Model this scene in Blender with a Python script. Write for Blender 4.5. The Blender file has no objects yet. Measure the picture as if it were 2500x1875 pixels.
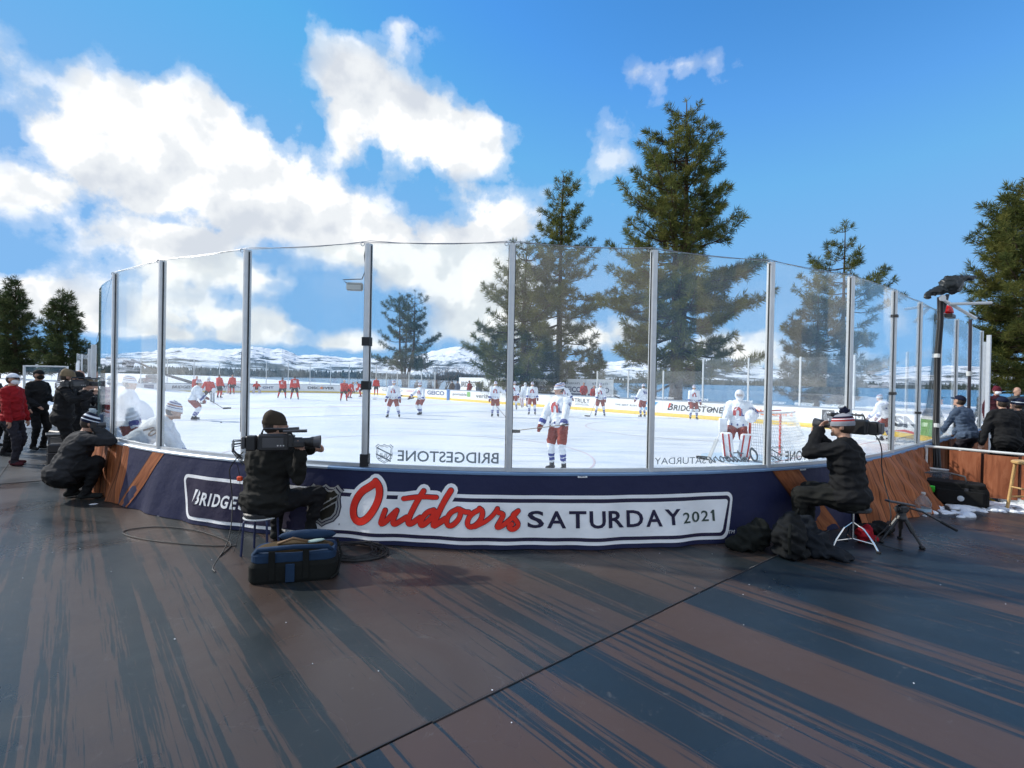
import bpy, bmesh, math, random
import numpy as np
from mathutils import Vector, Matrix, Quaternion
from mathutils.bvhtree import BVHTree
random.seed(7); rng = np.random.default_rng(7)
R_ = math.radians
scn = bpy.context.scene
COL = scn.collection

# ------------------------------------------------------------------ camera
CAMZ = 1.70
cam_d = bpy.data.cameras.new('camera'); cam = bpy.data.objects.new('camera', cam_d); COL.objects.link(cam)
cam_d.sensor_width = 36.0; cam_d.sensor_fit = 'HORIZONTAL'; cam_d.lens = 36.0 * 1258.4 / 2500
cam_d.clip_start = 0.05; cam_d.clip_end = 40000
_p, _r = R_(0.385), R_(1.11)
_F = Vector((0, math.cos(_p), -math.sin(_p))); _U0 = Vector((0, math.sin(_p), math.cos(_p))); _R0 = Vector((1, 0, 0))
_Rv = math.cos(_r) * _R0 + math.sin(_r) * _U0; _Uv = -math.sin(_r) * _R0 + math.cos(_r) * _U0
m = Matrix((_Rv, _Uv, -_F)).transposed().to_4x4(); m.translation = (0, 0, CAMZ)
cam.matrix_world = m
scn.camera = cam

# ------------------------------------------------------------------ world, sun, exposure
SUN_AZ, SUN_EL = R_(-75), R_(34)
w = bpy.data.worlds.new('World'); scn.world = w; w.use_nodes = True
nt = w.node_tree; nt.nodes.clear()
def N(kind, **kw):
    n = nt.nodes.new(kind)
    for k, v in kw.items(): setattr(n, k, v)
    return n
def LK(a, b): nt.links.new(a, b)
def MA(op, a, b=None, c=None, clamp=False):
    n = N('ShaderNodeMath', operation=op); n.use_clamp = clamp
    for i, x in enumerate((a, b, c)):
        if x is None: continue
        if isinstance(x, (int, float)): n.inputs[i].default_value = x
        else: LK(x, n.inputs[i])
    return n.outputs[0]
def VM(op, a, b=None, s=None):
    n = N('ShaderNodeVectorMath', operation=op)
    for i, x in enumerate((a, b)):
        if x is None: continue
        if isinstance(x, tuple): n.inputs[i].default_value = x
        else: LK(x, n.inputs[i])
    if s is not None: n.inputs['Scale'].default_value = s
    return n.outputs['Value'] if op in ('LENGTH', 'DOT_PRODUCT') else n.outputs[0]
sky = N('ShaderNodeTexSky', sky_type='NISHITA'); sky.sun_disc = False
sky.sun_elevation = SUN_EL; sky.sun_rotation = SUN_AZ; sky.altitude = 1900; sky.air_density = 1.0; sky.dust_density = 0.0; sky.ozone_density = 3.0
tc = N('ShaderNodeTexCoord'); DIR = tc.outputs['Generated']; _sz = N('ShaderNodeSeparateXYZ'); LK(DIR, _sz.inputs[0]); N_up = _sz.outputs[2]
CLOUDS = [  # azimuth, elevation, half width, half height (degrees), weight, tilt
    (-40.6, 19.0, 2.9, 3.0, 1), (-38.5, 21.3, 3.2, 2.8, 1), (-33.2, 20.8, 4.6, 4.0, 1.05), (-28.5, 19.2, 6, 4.0, 1.05), (-36, 17, 6, 3.2, 1), (-22, 17.2, 6.5, 3.4, 1), (-29, 16.2, 6, 2.8, 1),
    (-16.0, 14.6, 6, 2.7, 1), (-10.5, 13.2, 4.6, 2.0, .8), (-17.2, 27.6, 3.7, 3.4, 1), (-12.5, 25.8, 5.5, 3.4, 1.05), (-7.5, 24.4, 5.0, 2.9, 1.05), (-3.6, 24.4, 3.0, 2.3, .9),
    (-17.8, 23.3, 2.4, 1.4, .7), (-20.2, 30.5, 1.4, 2.6, .5), (-43.5, 14, 4.2, 1.8, .8), (-38.3, 12.8, 4.2, 1.3, .75), (-33, 11.3, 4.4, 2.4, 1), (-37.6, 10.7, 2.2, 1.4, .8), (-27.8, 9.0, 3.6, 1.5, .85),
    (-1.6, 17.2, 4.2, 2.7, .8), (-5.5, 14.2, 5, 2.6, .75), (-9.5, 11.2, 6, 2.1, .8), (-3, 10.8, 6, 2.8, .8), (-3.0, 6.8, 5.2, 3.0, .9), (-43, 6.4, 3.0, 1.6, .9), (-38.2, 5.6, 3.0, 1.7, .9),
    (-32.4, 6.0, 4.2, 1.2, .8), (-28, 4.6, 4.4, .9, .8), (-35, 3.6, 6, .8, .8), (-24.6, 4.8, 3.4, 1.0, .8), (-17.2, 3.6, 3.2, 1.0, .85), (-30, 3.2, 8, .6, .6),
    (10.4, 23.0, 1.7, 2.6, .30), (8.2, 21.2, 1.5, 1.6, .28), (13, 29.6, 2.2, .9, .30), (17, 30.2, 3.2, .9, .30), (20.4, 29.0, 2.4, .8, .28), (-46, 23.2, .9, 1.6, .30), (22, 4.0, 6, 1.3, .75), (30.5, 2.6, 5, .9, .5), (9, 5.0, 6, 1.6, .7), (-12, 34, 2, 1.0, .4)]
def fbm_noise(vec, scale, det, rough=.6):
    n = N('ShaderNodeTexNoise'); n.inputs['Scale'].default_value = scale; n.inputs['Detail'].default_value = det; n.inputs['Roughness'].default_value = rough; LK(vec, n.inputs['Vector']); return n
# clouds: ellipses in azimuth / elevation, warped and frayed by noise; unseen noise clouds carry on outside the frame, made denser to add fill light
n1 = fbm_noise(DIR, 8, 2)
dd = VM('ADD', DIR, VM('SCALE', VM('SUBTRACT', n1.outputs['Color'], (.5, .5, .5)), s=0.05))
sx = N('ShaderNodeSeparateXYZ'); LK(dd, sx.inputs[0])
az = MA('MULTIPLY', MA('ARCTAN2', sx.outputs[0], sx.outputs[1]), 180 / math.pi); el = MA('MULTIPLY', MA('ARCSINE', sx.outputs[2]), 180 / math.pi)
def cover(a, e):
    g = [wt * (1 - math.hypot((a - p_) / (rx_ * 1.46), (e - q_) / (ry_ * 1.46))) for (p_, q_, rx_, ry_, wt) in CLOUDS]
    return max(-.9, max(g))
BANDS = [0, 1.6, 3.4, 5.2, 7.2, 9.4, 11.6, 13.8, 16.2, 18.6, 21, 23.4, 25.8, 28.2, 30.6, 33.5, 38]
def band_ramp(e):
    r = N('ShaderNodeValToRGB'); cr_ = r.color_ramp; cr_.interpolation = 'LINEAR'
    while len(cr_.elements) < 32: cr_.elements.new(.5)
    for i in range(32):
        a = -52 + 82 * i / 27 if i < 28 else (34, 38, 44, 52)[i - 28]; cr_.elements[i].position = (a + 52) / 104; q = (cover(a, e) + 1) / 2.2; cr_.elements[i].color = (q, q, q, 1)
    LK(azn, r.inputs[0]); return r.outputs[0]
azn = MA('MULTIPLY_ADD', az, 1 / 104, .5)
tot = None
for i, e in enumerate(BANDS):   # tent weights between neighbouring elevation bands
    lo = BANDS[i - 1] if i else -20; hi = BANDS[i + 1] if i + 1 < len(BANDS) else 120
    up = MA('MULTIPLY_ADD', el, 1 / (e - lo), -lo / (e - lo)); dnw = MA('MULTIPLY_ADD', el, -1 / (hi - e), hi / (hi - e))
    wgt = MA('MINIMUM', up, dnw, clamp=True); g = MA('MULTIPLY', wgt, band_ramp(e)); tot = g if tot is None else MA('ADD', tot, g)
tot = MA('MULTIPLY_ADD', tot, 2.2, -1)
outer = MA('MULTIPLY', MA('SUBTRACT', fbm_noise(DIR, 2.6, 2).outputs['Fac'], .42), 3.2)  # out-of-view cloud cover, thickened to throw more fill light into the shade
tot = MA('MAXIMUM', tot, MA('SUBTRACT', outer, MA('MULTIPLY', MA('MULTIPLY', MA('SUBTRACT', 64, MA('ABSOLUTE', az)), .08, clamp=True), 1.8)))
nA = fbm_noise(DIR, 15, 7, .56).outputs['Fac']
dn = MA('ADD', tot, MA('MULTIPLY', MA('SUBTRACT', nA, .50), 1.5))
sunv = Vector((math.sin(SUN_AZ) * math.cos(SUN_EL), math.cos(SUN_AZ) * math.cos(SUN_EL), math.sin(SUN_EL)))
nL = fbm_noise(DIR, 8, 5, .5).outputs['Fac']; nH = fbm_noise(VM('ADD', DIR, tuple(Vector((-.25, 0, .97)) * .045)), 8, 5, .5).outputs['Fac']
def ramp(val, pts, interp='EASE'):
    r = N('ShaderNodeValToRGB'); r.color_ramp.interpolation = interp
    while len(r.color_ramp.elements) < len(pts): r.color_ramp.elements.new(.5)
    for e, (p_, c_) in zip(r.color_ramp.elements, pts): e.position = p_; e.color = (*c_, 1)
    LK(val, r.inputs[0]); return r.outputs[0]
alpha0 = ramp(dn, [(.0, (0, 0, 0)), (.14, (.35,) * 3), (.36, (1, 1, 1))])
alpha = MA('MULTIPLY', alpha0, MA('MULTIPLY_ADD', tot, 1.5, .42, clamp=True))     # thin cloud stays feathery
# lit crowns and greyer bases: the cloud's own puffs shade each other, thick middles go grey
shade = MA('ADD', MA('MULTIPLY', MA('SUBTRACT', nL, nH), 1.8), MA('MULTIPLY_ADD', dn, -.16, .64))
ccol = ramp(shade, [(.24, (.295, .317, .35)), (.50, (.375, .39, .405)), (.66, (.48, .48, .48))])
skys = N('ShaderNodeVectorMath', operation='MULTIPLY'); LK(sky.outputs[0], skys.inputs[0]); skys.inputs[1].default_value = (.043, .098, .125)
mix = N('ShaderNodeMix', data_type='RGBA'); LK(alpha, mix.inputs['Factor']); LK(skys.outputs[0], mix.inputs['A']); LK(ccol, mix.inputs['B'])
hz = N('ShaderNodeMapRange', interpolation_type='SMOOTHSTEP'); LK(MA('ARCSINE', N_up), hz.inputs[0]); hz.inputs[1].default_value = R_(-4); hz.inputs[2].default_value = R_(38); hz.inputs[3].default_value = .92; hz.inputs[4].default_value = .0
low = N('ShaderNodeMix', data_type='RGBA'); LK(hz.outputs[0], low.inputs['Factor']); LK(VM('MINIMUM', skys.outputs[0], (.085, .185, .36)), low.inputs['A']); low.inputs['B'].default_value = (.105, .225, .385, 1)
LK(low.outputs['Result'], mix.inputs['A'])
bg = N('ShaderNodeBackground'); LK(mix.outputs['Result'], bg.inputs['Color']); bg.inputs['Strength'].default_value = 1.0
wo = N('ShaderNodeOutputWorld'); LK(bg.outputs[0], wo.inputs[0])
w.cycles.sampling_method = 'MANUAL'; w.cycles.sample_map_resolution = 512
sl = bpy.data.lights.new('sun', 'SUN'); sl.energy = 2.0; sl.angle = R_(1.2); sl.color = (1, .95, .88)
so = bpy.data.objects.new('sun', sl); COL.objects.link(so); so.rotation_euler = sunv.to_track_quat('Z', 'Y').to_euler()
scn.view_settings.view_transform = 'Standard'; scn.view_settings.look = 'None'; scn.view_settings.gamma = 1; scn.view_settings.exposure = 1.22
scn.view_settings.use_curve_mapping = False
scn.cycles.max_bounces = 8; scn.cycles.diffuse_bounces = 2; scn.cycles.glossy_bounces = 2; scn.cycles.transmission_bounces = 6; scn.cycles.transparent_max_bounces = 28; scn.cycles.use_adaptive_sampling = True; scn.cycles.adaptive_threshold = .02
scn.cycles.use_denoising = True; scn.cycles.caustics_reflective = False; scn.cycles.caustics_refractive = False; scn.cycles.sample_clamp_indirect = 4

# ------------------------------------------------------------------ materials
MATS = {}
def mat(name, col, rough=.6, metal=0., spec=.5, var=.12, vscale=6., bump=0., bscale=40., sheen=0., alpha_=None):
    """principled material, colour broken up by noise, optional fine bump"""
    if name in MATS: return MATS[name]
    mt = bpy.data.materials.new(name); mt.use_nodes = True; t = mt.node_tree; b = t.nodes['Principled BSDF']
    b.inputs['Roughness'].default_value = rough; b.inputs['Metallic'].default_value = metal; b.inputs['Specular IOR Level'].default_value = spec
    if sheen: b.inputs['Sheen Weight'].default_value = sheen
    c = t.nodes.new('ShaderNodeTexCoord')
    n = t.nodes.new('ShaderNodeTexNoise'); n.inputs['Scale'].default_value = vscale; n.inputs['Detail'].default_value = 5; t.links.new(c.outputs['Object'], n.inputs['Vector'])
    r = t.nodes.new('ShaderNodeValToRGB'); r.color_ramp.elements[0].position = .3; r.color_ramp.elements[1].position = .7
    r.color_ramp.elements[0].color = (*[x * (1 - var) for x in col], 1); r.color_ramp.elements[1].color = (*[min(1, x * (1 + var)) for x in col], 1)
    t.links.new(n.outputs['Fac'], r.inputs[0]); t.links.new(r.outputs[0], b.inputs['Base Color'])
    if bump:
        n2 = t.nodes.new('ShaderNodeTexNoise'); n2.inputs['Scale'].default_value = bscale; n2.inputs['Detail'].default_value = 4; t.links.new(c.outputs['Object'], n2.inputs['Vector'])
        bp = t.nodes.new('ShaderNodeBump'); bp.inputs['Strength'].default_value = bump; bp.inputs['Distance'].default_value = .02
        t.links.new(n2.outputs['Fac'], bp.inputs['Height']); t.links.new(bp.outputs[0], b.inputs['Normal'])
    MATS[name] = mt; return mt
def nodes_of(name, rough=.6, spec=.5):
    mt = bpy.data.materials.new(name); mt.use_nodes = True; MATS[name] = mt; t = mt.node_tree; b = t.nodes['Principled BSDF']
    b.inputs['Roughness'].default_value = rough; b.inputs['Specular IOR Level'].default_value = spec
    def nd(kind, ins=None, **kw):
        n = t.nodes.new(kind)
        for k, v in kw.items(): setattr(n, k, v)
        for k, v in (ins or {}).items():
            if hasattr(v, 'is_output') or isinstance(v, bpy.types.NodeSocket): t.links.new(v, n.inputs[k])
            else: n.inputs[k].default_value = v
        return n
    def rmp(fac, pts, interp='LINEAR'):
        r = t.nodes.new('ShaderNodeValToRGB'); r.color_ramp.interpolation = interp
        while len(r.color_ramp.elements) < len(pts): r.color_ramp.elements.new(.5)
        for e, (p_, c_) in zip(r.color_ramp.elements, pts): e.position = p_; e.color = (*c_, 1)
        t.links.new(fac, r.inputs[0]); return r.outputs[0]
    return mt, t, b, nd, rmp
CLOTH = dict(rough=.85, spec=.2, var=.15, bump=.35, bscale=14)
# ------------------------------------------------------------------ mesh building
def tag(o, label=None, cat=None, group=None, kind=None):
    if label: o['label'] = label
    if cat: o['category'] = cat
    if group: o['group'] = group
    if kind: o['kind'] = kind
    return o
def thing(name, label, cat, loc=(0, 0, 0), rotz=0, group=None):
    o = bpy.data.objects.new(name, None); COL.objects.link(o); o.location = loc; o.rotation_euler = (0, 0, rotz); o.empty_display_size = .1
    return tag(o, label, cat, group)
def link(name, me, parent=None):
    o = bpy.data.objects.new(name, me); COL.objects.link(o)
    if parent is not None:
        o.parent = parent
        if parent.get('_w'): o.matrix_parent_inverse = Matrix.LocRotScale(parent.location, parent.rotation_euler, None).inverted()
    return o
def wthing(name, label, cat, loc, group=None):
    """a thing whose parts are given in world coordinates"""
    o = thing(name, label, cat, loc, 0, group); o['_w'] = 1; return o
class MB:
    def __init__(s): s.v = []; s.f = []; s.m = []; s.mi = 0
    def add(s, vs, fs):
        b = len(s.v); s.v.extend([tuple(x) for x in vs]); s.f.extend([tuple(i + b for i in q) for q in fs]); s.m.extend([s.mi] * len(fs)); return s
    def box(s, c, d, rot=None, bev=0.):
        x, y, z = [k / 2 for k in d]; c = Vector(c)
        M_ = rot if rot is not None else Matrix.Identity(3)
        if bev:
            b = min(bev, x * .9, y * .9, z * .9); vs = []
            for sx in (-1, 1):
                for sy in (-1, 1):
                    for sz in (-1, 1):
                        vs += [c + M_ @ Vector((sx * x, sy * (y - b), sz * (z - b))), c + M_ @ Vector((sx * (x - b), sy * y, sz * (z - b))), c + M_ @ Vector((sx * (x - b), sy * (y - b), sz * z))]
            bm = bmesh.new(); bv = [bm.verts.new(q) for q in vs]; bmesh.ops.convex_hull(bm, input=bv); bm.verts.index_update()
            s.add([q.co for q in bm.verts], [[q.index for q in fc.verts] for fc in bm.faces]); bm.free(); return s
        vs = [c + M_ @ Vector((sx * x, sy * y, sz * z)) for sx in (-1, 1) for sy in (-1, 1) for sz in (-1, 1)]
        return s.add(vs, [(0, 1, 3, 2), (4, 6, 7, 5), (0, 4, 5, 1), (2, 3, 7, 6), (0, 2, 6, 4), (1, 5, 7, 3)])
    def tube(s, path, rad, seg=8, caps=True, flat=1.0):
        P = [Vector(q) for q in path]; n = len(P); rr = rad if isinstance(rad, (list, tuple)) else [rad] * n
        vs = []; up = None
        for i in range(n):
            t = (P[min(i + 1, n - 1)] - P[max(i - 1, 0)]).normalized()
            if up is None: up = Vector((0, 0, 1)) if abs(t.z) < .9 else Vector((1, 0, 0))
            a = t.cross(up)
            a = a.normalized() if a.length > 1e-6 else t.orthogonal().normalized()
            b = a.cross(t).normalized(); up = b
            for k in range(seg):
                an = 2 * math.pi * k / seg; vs.append(P[i] + a * (math.cos(an) * rr[i]) + b * (math.sin(an) * rr[i] * flat))
        fs = [(i * seg + k, i * seg + (k + 1) % seg, (i + 1) * seg + (k + 1) % seg, (i + 1) * seg + k) for i in range(n - 1) for k in range(seg)]
        if caps: fs += [tuple(range(seg))[::-1], tuple((n - 1) * seg + k for k in range(seg))]
        return s.add(vs, fs)
    def ell(s, c, r, rot=None, nu=12, nv=8, z0=-1., z1=1.):
        c = Vector(c); M_ = rot if rot is not None else Matrix.Identity(3); vs = []; a0, a1 = math.asin(z0), math.asin(z1)
        for j in range(nv + 1):
            a = a0 + (a1 - a0) * j / nv
            for k in range(nu):
                b = 2 * math.pi * k / nu; vs.append(c + M_ @ Vector((r[0] * math.cos(a) * math.cos(b), r[1] * math.cos(a) * math.sin(b), r[2] * math.sin(a))))
        fs = [(j * nu + k, j * nu + (k + 1) % nu, (j + 1) * nu + (k + 1) % nu, (j + 1) * nu + k) for j in range(nv) for k in range(nu)]
        fs += [tuple(range(nu))[::-1], tuple(nv * nu + k for k in range(nu))]
        return s.add(vs, fs)
    def lathe(s, c, prof, seg=16, rot=None, caps=True):
        c = Vector(c); M_ = rot if rot is not None else Matrix.Identity(3)
        vs = [c + M_ @ Vector((r * math.cos(2 * math.pi * k / seg), r * math.sin(2 * math.pi * k / seg), z)) for (r, z) in prof for k in range(seg)]; n = len(prof)
        fs = [(i * seg + k, i * seg + (k + 1) % seg, (i + 1) * seg + (k + 1) % seg, (i + 1) * seg + k) for i in range(n - 1) for k in range(seg)]
        if caps: fs += [tuple(range(seg))[::-1], tuple((n - 1) * seg + k for k in range(seg))]
        return s.add(vs, fs)
    def build(s, name, mats, parent=None, smooth=False, loc=None, uvs=None):
        me = bpy.data.meshes.new(name); me.from_pydata([tuple(q) for q in s.v], [], s.f)
        mats = mats if isinstance(mats, (list, tuple)) else [mats]
        for q in mats: me.materials.append(q)
        if len(mats) > 1: me.polygons.foreach_set('material_index', s.m)
        if smooth: me.polygons.foreach_set('use_smooth', [True] * len(me.polygons))
        if uvs is not None:
            ul = me.uv_layers.new(name='uv'); li = np.zeros(len(me.loops), dtype=np.int32); me.loops.foreach_get('vertex_index', li); ul.data.foreach_set('uv', np.asarray(uvs, dtype=np.float32)[li].ravel())
        me.update(); o = link(name, me, parent)
        if loc is not None: o.location = loc
        return o
def ry(a): return Matrix.Rotation(a, 3, 'Y')
def rx(a): return Matrix.Rotation(a, 3, 'X')
def rz(a): return Matrix.Rotation(a, 3, 'Z')
def aim(d, up=(0, 0, 1)):
    """rotation whose +Y axis points along d"""
    y = Vector(d).normalized(); x = y.cross(Vector(up))
    x = x.normalized() if x.length > 1e-5 else Vector((1, 0, 0)); z = x.cross(y)
    return Matrix((x, y, z)).transposed()
# flat lettering: outlines of the built-in font as 2-D polygons
_txt = {}
def text2d(body, bold=0., shear=0., spacing=1.):
    k = (body, bold, shear, spacing)
    if k in _txt: return _txt[k]
    cu = bpy.data.curves.new('t', 'FONT'); cu.body = body; cu.size = 1; cu.offset = bold; cu.shear = shear; cu.space_character = spacing; cu.resolution_u = 3
    o = bpy.data.objects.new('t', cu); me = bpy.data.meshes.new_from_object(o)
    v = np.zeros(len(me.vertices) * 3); me.vertices.foreach_get('co', v); v = v.reshape(-1, 3)[:, :2].copy(); f = [tuple(q.vertices) for q in me.polygons]
    bpy.data.objects.remove(o); bpy.data.curves.remove(cu); bpy.data.meshes.remove(me)
    mn, mx = v.min(0), v.max(0); v -= mn; v /= (mx - mn)
    _txt[k] = (v, f); return _txt[k]
def letters(body, surf, name, mt, parent, x0, x1, z0, z1, mirror=False, slope=0., **kw):
    """lettering laid on a surface: surf(x, z) -> world point; box x0..x1, z0..z1"""
    v, f = text2d(body, **kw); b = MB(); pts = []
    for a, c in v:
        q = 1 - a if mirror else a
        pts.append(surf(x0 + (x1 - x0) * q, z0 + (z1 - z0) * c + slope * q))
    b.add(pts, f); return b.build(name, mt, parent)
def strip2d(pts, wd):
    """outline of a round-ended brush stroke through pts: list of quads and end fans"""
    P = [Vector((q[0], q[1])) for q in pts]
    for _ in range(2):   # Chaikin smoothing
        Q = [P[0]]
        for a, b in zip(P, P[1:]): Q += [a.lerp(b, .25), a.lerp(b, .75)]
        P = Q + [P[-1]]
    n = len(P); vs = []; fs = []; h = wd / 2
    for i in range(n):
        t = (P[min(i + 1, n - 1)] - P[max(i - 1, 0)]).normalized(); nn = Vector((-t.y, t.x))
        vs += [P[i] + nn * h, P[i] - nn * h]
    fs = [(2 * i, 2 * i + 1, 2 * i + 3, 2 * i + 2) for i in range(n - 1)]
    for i, sg in ((0, -1), (n - 1, 1)):
        t = (P[1] - P[0]).normalized() if i == 0 else (P[-1] - P[-2]).normalized(); nn = Vector((-t.y, t.x)); b = len(vs)
        for k in range(7):
            an = math.pi * k / 6; vs.append(P[i] + nn * (h * math.cos(an)) + t * (sg * h * math.sin(an)))
        fs.append(tuple(range(b, b + 7)))
    return vs, fs

# ------------------------------------------------------------------ rink frame: u along the rink, v across it
OX, OY, PHI, RC, RL, RW = -1.0963, 1.8556, -0.70806, 8.53, 60.96, 25.91
UX, UY = math.sin(PHI), math.cos(PHI); VX, VY = math.cos(PHI), -math.sin(PHI)
ICE, ZB, ZT = -0.21, 0.762, 3.107
def uv(a, b, z=0.): return Vector((OX + UX * a + VX * b, OY + UY * a + VY * b, z))
def to_uv(x, y): return ((x - OX) * UX + (y - OY) * UY, (x - OX) * VX + (y - OY) * VY)
ARC = RC * math.pi / 2; SEG = [ARC, RW - 2 * RC, ARC, RL - 2 * RC, ARC, RW - 2 * RC, ARC, RL - 2 * RC]; LOOP = sum(SEG)
def loop(t):
    """board line by arc length from the near corner: (u, v, outward nu, nv)"""
    t %= LOOP
    for i, L in enumerate(SEG):
        if t < L: break
        t -= L
    if i % 2 == 0:
        cu, cv, a0 = [(RC, RC, -math.pi / 2), (RC, RW - RC, math.pi), (RL - RC, RW - RC, math.pi / 2), (RL - RC, RC, 0)][i // 2]
        th = a0 - t / RC; return cu + RC * math.cos(th), cv + RC * math.sin(th), math.cos(th), math.sin(th)
    return [(0, RC + t, -1, 0), (RC + t, RW, 0, 1), (RL, RW - RC - t, 1, 0), (RL - RC - t, 0, 0, -1)][i // 2]
def bp(t, z, off=0.):
    a, b, nu, nv = loop(t); return uv(a + nu * off, b + nv * off, z)
def sweep(name, mt, parent, t0, t1, prof, step=.5, closed=True):
    """sweep a closed profile (offset, z) along the board line"""
    n = max(2, int(abs(t1 - t0) / step) + 1); k = len(prof); b = MB(); vs = []
    for i in range(n):
        t = t0 + (t1 - t0) * i / (n - 1)
        for (o_, z) in prof: vs.append(bp(t, z, o_))
    fs = [(i * k + j, i * k + (j + 1) % k, (i + 1) * k + (j + 1) % k, (i + 1) * k + j) for i in range(n - 1) for j in range(k if closed else k - 1)]
    if closed: fs += [tuple(range(k)), tuple((n - 1) * k + j for j in range(k))[::-1]]
    b.add(vs, fs); return b.build(name, mt, parent)
def rect(o0, o1, z0, z1): return [(o0, z0), (o1, z0), (o1, z1), (o0, z1)]
# ================================================================== SETTING
snow, t_, b_, nd, rmp = nodes_of('snow', .75, .3)
c_ = nd('ShaderNodeTexCoord'); n_ = nd('ShaderNodeTexNoise', {'Vector': c_.outputs['Object'], 'Scale': .35, 'Detail': 6})
t_.links.new(rmp(n_.outputs['Fac'], [(.3, (.74, .78, .84)), (.65, (.86, .88, .9))]), b_.inputs['Base Color'])
bn = nd('ShaderNodeBump', {'Height': n_.outputs['Fac'], 'Strength': .6, 'Distance': .5}); t_.links.new(bn.outputs[0], b_.inputs['Normal'])
# snow-covered ground: a sheet out to the lake, shoreline by bearing
def shore(a):
    pts = [(-180, 260), (-60, 1500), (-36, 1450), (-30, 1000), (-27, 420), (-22, 240), (-15, 130), (-6, 92), (8, 78), (20, 66), (36, 62), (50, 66), (70, 120), (180, 260)]
    return float(np.interp(a, [q[0] for q in pts], [q[1] for q in pts]))
def ground_z(x, y):
    a = math.degrees(math.atan2(x, y)); d = math.hypot(x, y)
    rise = 1.25 * float(np.interp(a, [-75, -47, -38, -30], [1, 1, .75, 0])) * min(1, max(0, (d - 16) / 22))
    rise += .30 * float(np.interp(a, [22, 40], [0, 1])) * min(1, max(0, (d - 20) / 15))
    return -.34 + rise
b = MB(); vs = []; fs = []; AZ = list(range(-180, 180, 2)); RR = [.0, 4, 8, 12, 16, 22, 28, 36, 45, 56, .82, .93, 1.0, 1.03]
for r in RR:
    for a in AZ:
        S = shore(a); d = r if r > 2 or r == 0 else S * r
        d = min(d, S * (.8 if r > 2 else 9))
        x, y = math.sin(R_(a)) * d, math.cos(R_(a)) * d; z = ground_z(x, y)
        if r == 1.03: z = -2.4
        elif r == 1.0: z -= .7
        vs.append((x, y, z + (random.uniform(-.05, .05) if d > 30 else 0)))
na = len(AZ)
for i in range(len(RR) - 1):
    for k in range(na): fs.append((i * na + k, i * na + (k + 1) % na, (i + 1) * na + (k + 1) % na, (i + 1) * na + k))
b.add(vs, fs); o = b.build('ground', snow, smooth=True); tag(o, 'snow covered ground around the rink', kind='structure')
# lake
water, t_, b_, nd, rmp = nodes_of('water', .25, .22)
c_ = nd('ShaderNodeTexCoord'); mp = nd('ShaderNodeMapping', {'Vector': c_.outputs['Object'], 'Scale': (.02, .05, 1)})
n_ = nd('ShaderNodeTexNoise', {'Vector': mp.outputs[0], 'Scale': 1.5, 'Detail': 6})
t_.links.new(rmp(n_.outputs['Fac'], [(.35, (.014, .10, .21)), (.7, (.035, .20, .36))]), b_.inputs['Base Color'])
n2 = nd('ShaderNodeTexNoise', {'Vector': c_.outputs['Object'], 'Scale': .8, 'Detail': 4}); bn = nd('ShaderNodeBump', {'Height': n2.outputs['Fac'], 'Strength': .8, 'Distance': .3}); t_.links.new(bn.outputs[0], b_.inputs['Normal'])
b = MB(); K = 48; vs = [(0, 0, -1.5)] + [(9000 * math.sin(2 * math.pi * k / K), 9000 * math.cos(2 * math.pi * k / K), -1.5) for k in range(K)]
b.add(vs, [(0, 1 + k, 1 + (k + 1) % K) for k in range(K)]); o = b.build('lake', water); tag(o, 'blue lake beyond the rink', kind='structure')
# mountains: ridge line by bearing and elevation, with a front of lower ribs
RIDGE = [(-78, 1.2), (-60, 1.3), (-44.83, 1.06), (-41.94, 1.32), (-39.87, 1.42), (-37.34, 1.64), (-35.48, 1.8), (-34.38, 2.04), (-33.41, 2.24), (-32.42, 2.29), (-30.09, 2.28), (-28.57, 2.35), (-26.75, 2.71), (-25.91, 2.63), (-25.13, 2.46), (-24.04, 2.58), (-22.69, 2.01), (-20.2, 2.1), (-18.29, 1.9), (-16.3, 2.01), (-13.45, 1.91), (-11.28, 2.06), (-8.6, 2.94), (-5.92, 3.41), (-3.93, 2.97), (-2.2, 2.55), (.25, 3.33), (2.22, 2.6), (4.49, 2.31), (8.99, 1.93), (13.78, 2.43), (17.15, 2.98), (19.73, 3.24), (22, 2.82), (25.57, 1.67), (29.06, 1.22), (32.42, 1.13), (37.03, 1.0), (41.13, 1.21), (43.13, 1.72), (44.77, 1.88), (60, 1.8), (78, 1.2)]
mtn, t_, b_, nd, rmp = nodes_of('mountain_snow', .9, .1)
c_ = nd('ShaderNodeTexCoord'); ge = nd('ShaderNodeNewGeometry'); sp = nd('ShaderNodeSeparateXYZ', {0: c_.outputs['Object']})
n_ = nd('ShaderNodeTexNoise', {'Vector': c_.outputs['Object'], 'Scale': .0035, 'Detail': 12, 'Roughness': .68})
n2 = nd('ShaderNodeTexNoise', {'Vector': c_.outputs['Object'], 'Scale': .02, 'Detail': 6, 'Roughness': .75})
hgt = nd('ShaderNodeMath', {0: sp.outputs[2], 1: -1 / 1300.}, operation='MULTIPLY')     # more trees low down
sn = nd('ShaderNodeSeparateXYZ', {0: ge.outputs['Normal']})
a0 = nd('ShaderNodeMath', {0: n_.outputs['Fac'], 1: 1.9, 2: -.45}, operation='MULTIPLY_ADD'); a1 = nd('ShaderNodeMath', {0: a0.outputs[0], 1: hgt.outputs[0]}, operation='ADD'); a2 = nd('ShaderNodeMath', {0: n2.outputs['Fac'], 1: .5, 2: a1.outputs[0]}, operation='MULTIPLY_ADD')
a3 = nd('ShaderNodeMath', {0: sn.outputs[2], 1: -.35, 2: a2.outputs[0]}, operation='MULTIPLY_ADD')
t_.links.new(rmp(a3.outputs[0], [(.26, (.78, .81, .87)), (.35, (.34, .41, .50)), (.44, (.045, .065, .08))]), b_.inputs['Base Color'])
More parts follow.
